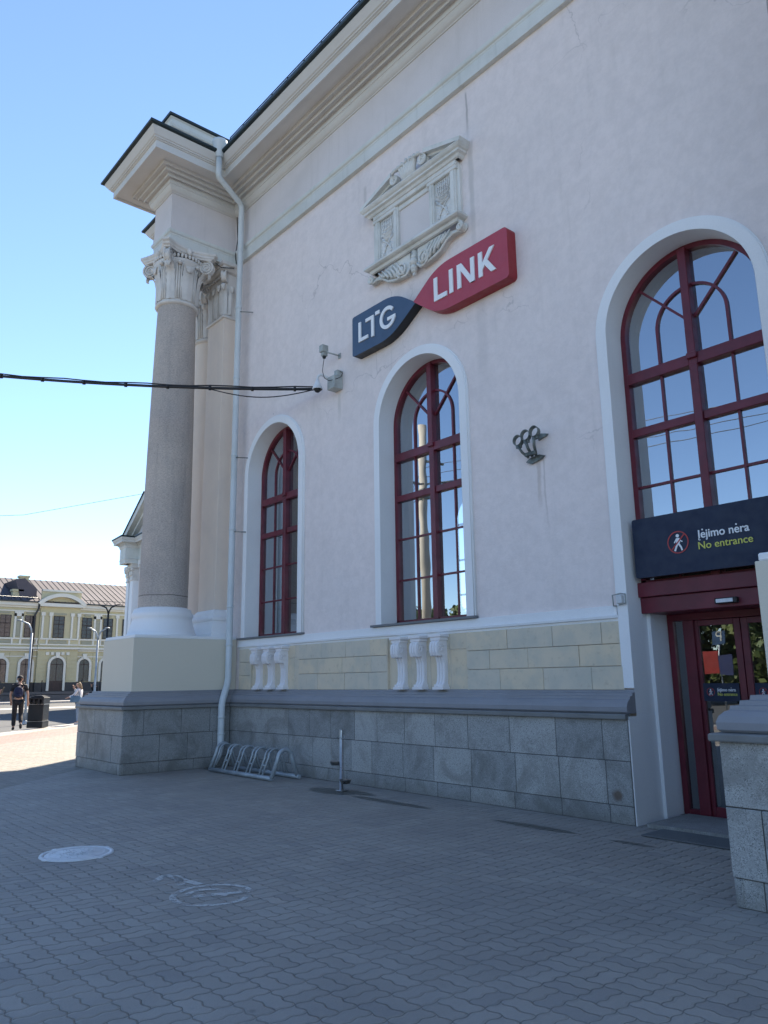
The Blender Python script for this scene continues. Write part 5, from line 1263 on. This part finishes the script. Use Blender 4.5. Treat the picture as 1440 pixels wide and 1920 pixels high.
bn = empty('red_banner', (-15.6, -21.3, 0), 'red and blue banner board, mirrored in the door glass', 'banner')
g = MB(); g.box(-15.95, -15.25, -21.33, -21.3, 1.6, 2.5); g.build('red_board', paint('banner_red', (.25, .02, .015)), bn)
g = MB(); g.box(-15.24, -14.75, -21.33, -21.3, 1.55, 2.3); g.build('blue_board', paint('banner_blue', (.02, .03, .10)), bn)

# ================================================================ TREES (reflected in the glass)
def make_tree(x, y, h_, w_, seed, lab):
    rnd = random.Random(seed); e = empty('park_tree', (x, y, 0), lab, 'tree', 'trees across the street')
    g = MB(); g.tube([(x, y, -.1), (x+.05, y, h_*.3), (x, y+.1, h_*.62)], [.22, .16, .08], 8)
    for k in range(6):
        a = rnd.uniform(0, 6.28); g.tube([(x, y, h_*(.28+.05*k)), (x+w_*.5*math.cos(a), y+w_*.5*math.sin(a), h_*(.5+.06*k))], [.08, .03], 6)
    g.build('trunk', M['bark'], e)
    g = MB(); cl = [(rnd.gauss(0, w_*.4), rnd.gauss(0, w_*.3), h_*rnd.uniform(.08, .9), rnd.uniform(.6, 1.2)) for _ in range(60)]
    for (a, b_, z, rr) in cl:
        for _ in range(70):
            v = Vector((rnd.gauss(0, 1), rnd.gauss(0, 1), rnd.gauss(0, 1))).normalized()*rr*rnd.uniform(.6, 1); c_ = Vector((x+a, y+b_, z))+v
            t1 = Vector((rnd.uniform(-1, 1), rnd.uniform(-1, 1), rnd.uniform(-1, 1))).normalized()*.26; t2 = t1.cross(v).normalized()*.2
            g.face([c_-t1, c_+t2, c_+t1, c_-t2])
    g.build('crown', M['leaf'], e, merge=False)
TL = [(-74, -38, 8.0, 4.2), (-60, -44, 9, 4.6), (-47, -36, 7.6, 4.2), (-38, -42, 8.6, 4.6), (-31, -38, 7.8, 4.4), (-26, -36, 7.6, 4.6), (-21, -37, 7.8, 4.6), (-16, -36, 7.8, 4.6), (-9, -39, 7.6, 4.4), (-1, -42, 8.2, 4.4), (9, -40, 8, 4.4)]
for k, (x, y, h_, w_) in enumerate(TL): make_tree(x, y, h_, w_, 50+k, 'leafy green street tree across the road, seen only as a reflection in the glass')

# ================================================================ PEOPLE
def skin(name, nodes, edges, mat, parent, xf, sub=1):
    """one continuous skinned surface grown over a joint skeleton; the first node is the root"""
    keys = list(nodes); me = bpy.data.meshes.new(name)
    me.from_pydata([xf(nodes[k][0]) for k in keys], [(keys.index(a), keys.index(b_)) for a, b_ in edges], [])
    o = bpy.data.objects.new(name, me); col.objects.link(o)
    o.modifiers.new('s', 'SKIN'); sb = o.modifiers.new('d', 'SUBSURF'); sb.levels = sb.render_levels = sub
    for i, k in enumerate(keys):
        rr = nodes[k][1]; me.skin_vertices[0].data[i].radius = (rr, rr) if isinstance(rr, (int, float)) else rr
        me.skin_vertices[0].data[i].use_root = (i == 0)
    bpy.context.view_layer.update()
    m2 = bpy.data.meshes.new_from_object(o.evaluated_get(bpy.context.evaluated_depsgraph_get()))
    bpy.data.objects.remove(o); m2.name = name; m2.materials.clear(); m2.materials.append(mat)
    for p in m2.polygons: p.use_smooth = True
    o = bpy.data.objects.new(name, m2); col.objects.link(o)
    if parent: o.parent = parent; o.matrix_parent_inverse = parent_inv(parent)
    return o
def person(loc, face, H, label, J, mats, hair=None, group=None):
    """J: joint positions for a 1.75 m figure, x to its right, y forwards, z up"""
    ang = math.atan2(face[1], face[0])-math.pi/2; k = H/1.75; ca, sa = math.cos(ang), math.sin(ang)
    xf = lambda p: (loc[0]+k*(p[0]*ca-p[1]*sa), loc[1]+k*(p[0]*sa+p[1]*ca), loc[2]+k*p[2])
    e = empty('person', loc, label, 'person', group)
    V3 = lambda a, b_, t: tuple(a[i]+(b_[i]-a[i])*t for i in range(3))
    n = {'pelvis': (J['pelvis'], .12*k), 'waist': (J['waist'], .105*k), 'chest': (J['chest'], (.15*k, .11*k)), 'neckb': (J['neck'], .05*k), 'headb': (J['headb'], .055*k), 'headm': (J['headm'], (.078*k, .095*k)), 'headt': (J['headt'], .06*k)}
    ed = [('pelvis', 'waist'), ('waist', 'chest'), ('chest', 'neckb'), ('neckb', 'headb'), ('headb', 'headm'), ('headm', 'headt')]
    for s in 'LR':
        n['sh'+s] = (J['sh'+s], .058*k); n['el'+s] = (J['el'+s], .040*k); n['wr'+s] = (J['wr'+s], .026*k)
        el, wr = Vector(J['el'+s]), Vector(J['wr'+s]); d = (wr-el).normalized(); side = d.cross(Vector((0, 1, 0.3))).normalized()
        pal = wr+d*.07; n['pa'+s] = (tuple(pal), (.034*k, .018*k)); ed += [('chest', 'sh'+s), ('sh'+s, 'el'+s), ('el'+s, 'wr'+s), ('wr'+s, 'pa'+s)]
        cur = Vector((0, .02, 0))
        for i in range(4):
            b0 = pal+side*(.024-.016*i)+d*.02; ln = (.062, .072, .068, .052)[i]
            n[f'f{s}{i}a'] = (tuple(b0+d*ln*.5), .0095*k); n[f'f{s}{i}b'] = (tuple(b0+d*ln+cur), .008*k); ed += [('pa'+s, f'f{s}{i}a'), (f'f{s}{i}a', f'f{s}{i}b')]
        n[f't{s}a'] = (tuple(wr+d*.04+side*.035+cur*.5), .011*k); n[f't{s}b'] = (tuple(wr+d*.075+side*.045+cur), .009*k); ed += [('wr'+s, f't{s}a'), (f't{s}a', f't{s}b')]
        n['hi'+s] = (J['hi'+s], .085*k); n['kn'+s] = (J['kn'+s], .055*k); n['an'+s] = (J['an'+s], .038*k); n['to'+s] = (J['to'+s], .032*k)
        ed += [('pelvis', 'hi'+s), ('hi'+s, 'kn'+s), ('kn'+s, 'an'+s), ('an'+s, 'to'+s)]
    skin('body', n, ed, M['skin'], e, xf)
    # face: nose, ears, eyes
    hm = Vector(J['headm']); g = MB(); fw = Vector(J.get('look', (0, 1, 0))).normalized(); sd_ = fw.cross(Vector((0, 0, 1))).normalized()
    def P3(v): return xf(tuple(v))
    for q in (-1, 1): g.ball(P3(hm+sd_*.03*q+fw*.088+Vector((0, 0, .005))), .010*k, 8, 5)
    g.build('eyes', M['hairdark'], e)
    g = MB(); g.ball(P3(hm+fw*.105+Vector((0, 0, -.025))), .016*k, 8, 6, sc=(1, 1, 1.3))
    g.build('nose', M['skin'], e)
    for q in (-1, 1):
        g = MB(); g.ball(P3(hm+sd_*.083*q+Vector((0, 0, -.01))), .022*k, 8, 6, sc=(.6, .8, 1.3)); g.build('ear', M['skin'], e)
    # clothing follows the body a little wider
    tn = {'pelvis': (J['pelvis'], .135*k), 'waist': (J['waist'], .13*k), 'chest': (J['chest'], (.172*k, .125*k)), 'neckb': (V3(J['chest'], J['neck'], .7), .07*k)}; te = [('pelvis', 'waist'), ('waist', 'chest'), ('chest', 'neckb')]
    slv = mats.get('sleeve', 1.0)
    for s in 'LR':
        tn['sh'+s] = (J['sh'+s], .075*k); te.append(('chest', 'sh'+s))
        if slv <= .6: tn['se'+s] = (V3(J['sh'+s], J['el'+s], .7), .062*k); te.append(('sh'+s, 'se'+s))
        else: tn['el'+s] = (J['el'+s], .058*k); tn['sw'+s] = (V3(J['el'+s], J['wr'+s], .9), .045*k); te += [('sh'+s, 'el'+s), ('el'+s, 'sw'+s)]
    skin(mats.get('top_name', 'shirt'), tn, te, mats['top'], e, xf)
    ln = {'pelvis': (J['pelvis'], .132*k)}; le = []
    for s in 'LR':
        ln['hi'+s] = (J['hi'+s], .10*k); ln['kn'+s] = (J['kn'+s], mats.get('knee', .072)*k); ln['an'+s] = (V3(J['kn'+s], J['an'+s], .93), mats.get('cuff', .06)*k); le += [('pelvis', 'hi'+s), ('hi'+s, 'kn'+s), ('kn'+s, 'an'+s)]
    skin('trousers', ln, le, mats['legs'], e, xf)
    for s in 'LR':
        a, t = Vector(J['an'+s]), Vector(J['to'+s]); back = a-(t-a)*.35
        skin('shoe', {'h': (tuple(back+Vector((0, 0, -.03))), .045*k), 'm': (tuple((a+t)/2+Vector((0, 0, -.03))), .05*k), 't': (tuple(t+Vector((0, 0, -.015))), .038*k)}, [('h', 'm'), ('m', 't')], mats['shoes'], e, xf)
    return e, xf, k
JM = dict(pelvis=(0, 0, .97), waist=(0, .01, 1.12), chest=(0, .0, 1.36), neck=(0, .0, 1.49), headb=(0, .02, 1.55), headm=(0, .03, 1.64), headt=(0, .02, 1.70),
          shL=(-.19, 0, 1.42), shR=(.19, 0, 1.42), elL=(-.25, .03, 1.13), elR=(.27, -.06, 1.14), wrL=(-.22, .16, .92), wrR=(.29, .04, .90),
          hiL=(-.09, 0, .90), hiR=(.09, 0, .90), knL=(-.09, .03, .48), knR=(.11, .10, .50), anL=(-.09, -.02, .09), anR=(.12, -.24, .20), toL=(-.10, .14, .05), toR=(.13, -.14, .07))
man, xf, k = person((-29.62, 0.66, 0), (-.98, .25), 1.87, 'man in black T-shirt, cap and navy backpack walking away across the square', JM, dict(top=M['clothblack'], legs=M['clothblack'], shoes=M['black'], sleeve=.5, top_name='t_shirt', knee=.078, cuff=.068))
g = MB(); hm = (0, .03, 1.675); c_ = xf(hm)
vs = []
for i in range(7):
    th = i/6*math.pi/2
    for q in range(18):
        an = 2*math.pi*q/18; vs.append(xf((.098*math.sin(th)*math.cos(an), .02+.112*math.sin(th)*math.sin(an), 1.66+.105*math.cos(th))))
g.raw(vs, [(i*18+q, i*18+(q+1) % 18, (i+1)*18+(q+1) % 18, (i+1)*18+q) for i in range(6) for q in range(18)], 0, True)
g.poly([(-.07, .11), (.07, .11), (.06, .19), (0, .21), (-.06, .19)], 1.655, 1.667, lambda a, b_, d: xf((a, b_, d)))
g.build('cap', M['clothblack'], man)
skin('hair', {'a': ((0, -.045, 1.66), .066*k), 'b': ((0, -.05, 1.60), .055*k), 'c': ((0, -.035, 1.55), .04*k)}, [('a', 'b'), ('b', 'c')], M['hairdark'], man, xf)
bp = empty('backpack', (-29.3, 0.95, 1.3), 'navy backpack worn on the back of the man in black', 'backpack')
skin('pack_body', {'a': ((-.02, -.20, 1.02), (.145*k, .08*k)), 'b': ((-.02, -.22, 1.20), (.17*k, .11*k)), 'c': ((-.02, -.20, 1.42), (.14*k, .085*k))}, [('a', 'b'), ('b', 'c')], M['clothnavy'], bp, xf)
skin('front_pocket', {'a': ((-.02, -.31, 1.04), (.10*k, .04*k)), 'b': ((-.02, -.33, 1.17), (.11*k, .05*k))}, [('a', 'b')], M['clothnavy'], bp, xf)
for s in (-1, 1):
    g = MB(); g.tube([xf((s*.10, -.16, 1.45)), xf((s*.13, -.02, 1.51)), xf((s*.13, .13, 1.40)), xf((s*.15, .10, 1.15)), xf((s*.14, -.13, 1.05))], .022, 6); g.build('strap', M['clothblack'], bp)
JG = dict(pelvis=(0, 0, .97), waist=(0, .01, 1.12), chest=(0, .02, 1.34), neck=(0, .03, 1.47), headb=(0, .06, 1.53), headm=(0, .10, 1.61), headt=(0, .085, 1.67), look=(0, 1, -.5),
          shL=(-.16, 0, 1.40), shR=(.16, 0, 1.40), elL=(-.22, .15, 1.17), elR=(.19, .17, 1.24), wrL=(-.15, .37, 1.10), wrR=(.05, .24, 1.47),
          hiL=(-.08, 0, .90), hiR=(.08, 0, .90), knL=(-.07, .02, .48), knR=(.08, -.01, .48), anL=(-.07, -.02, .08), anR=(.09, -.04, .08), toL=(-.08, .13, .045), toR=(.09, .11, .045))
girl, xf, k = person((-31.63, 3.48, 0), (-.62, -.78), 1.66, 'blond woman in white jacket and pale jeans standing with her hand at her face', JG, dict(top=M['clothwhite'], legs=M['jeans'], shoes=M['clothwhite'], top_name='jacket', knee=.062, cuff=.048))
skin('hair', {'r': ((0, .075, 1.665), .092*k), 'a': ((0, .02, 1.63), .085*k), 'b': ((0, -.02, 1.56), .075*k), 'c': ((0, -.06, 1.50), .05*k), 'd': ((0, -.09, 1.40), .035*k)}, [('r', 'a'), ('a', 'b'), ('b', 'c'), ('c', 'd')], M['hairblond'], girl, xf)
hb = empty('shoulder_bag', (-31.8, 3.3, 1.0), 'blue leather bag hanging at the side of the woman in white', 'bag')
g = MB(); g.bbox(-.20, .20, -.06, .06, .90, 1.15, 0, .5, lambda a, b_, z: xf((-.27+b_, .04+a*1.0*(1.15-(z-.9)*.6), z)), .02); g.build('bag_body', M['bagblue'], hb)
g = MB(); g.tube([xf((-.27, -.12, 1.13)), xf((-.22, -.06, 1.30)), xf((-.17, .0, 1.46)), xf((-.22, .10, 1.30)), xf((-.27, .16, 1.13))], .014, 6); g.build('strap', M['bagblue'], hb)
d1 = f+r2*((180-720)/1442)-u2*(335/1442); p1 = Vector((0, -7.6, 0))+Vector((d1.x, d1.y, 0)).normalized()*44
JS = dict(JG); 
w3, xf, k = person((p1.x, p1.y, 0), (-.3, -.95), 1.70, 'dark-haired person in black and white half hidden behind the granite pedestal', JS, dict(top=M['clothblack'], legs=M['clothblack'], shoes=M['black'], top_name='jacket'))
skin('hair', {'r': ((0, .07, 1.66), .095*k), 'a': ((0, .01, 1.62), .09*k), 'b': ((0, -.03, 1.50), .08*k), 'd': ((0, -.06, 1.33), .06*k)}, [('r', 'a'), ('a', 'b'), ('b', 'd')], M['hairdark'], w3, xf)
# person with a phone, only the hands reach into the picture
d1 = f+r2*((-29-720)/1442)-u2*(340/1442); p1 = Vector((0, -7.6, 0))+Vector((d1.x, d1.y, 0)).normalized()*20
JP = dict(JG); JP.update(elL=(-.20, .16, 1.20), elR=(.20, .16, 1.20), wrL=(-.06, .30, 1.37), wrR=(.06, .30, 1.38), look=(0, 1, -.3))
w4, xf, k = person((p1.x, p1.y, 0), (.65, .76), 1.70, 'person in cream clothes at the left edge holding up a phone', JP, dict(top=M['clothcream'], legs=M['clothcream'], shoes=M['clothwhite'], top_name='jacket'))
skin('hair', {'r': ((0, .07, 1.66), .092*k), 'a': ((0, .01, 1.62), .088*k), 'b': ((0, -.03, 1.52), .07*k)}, [('r', 'a'), ('a', 'b')], M['hairdark'], w4, xf)
ph = MB(); ph.bbox(-.04, .04, .38, .392, 1.40, 1.55, 0, .5, lambda a, b_, z: xf((a, b_+(z-1.4)*.35, z)), .003)
tag(ph.build('phone', M['black']), 'black phone held up by the person at the left edge', 'phone')
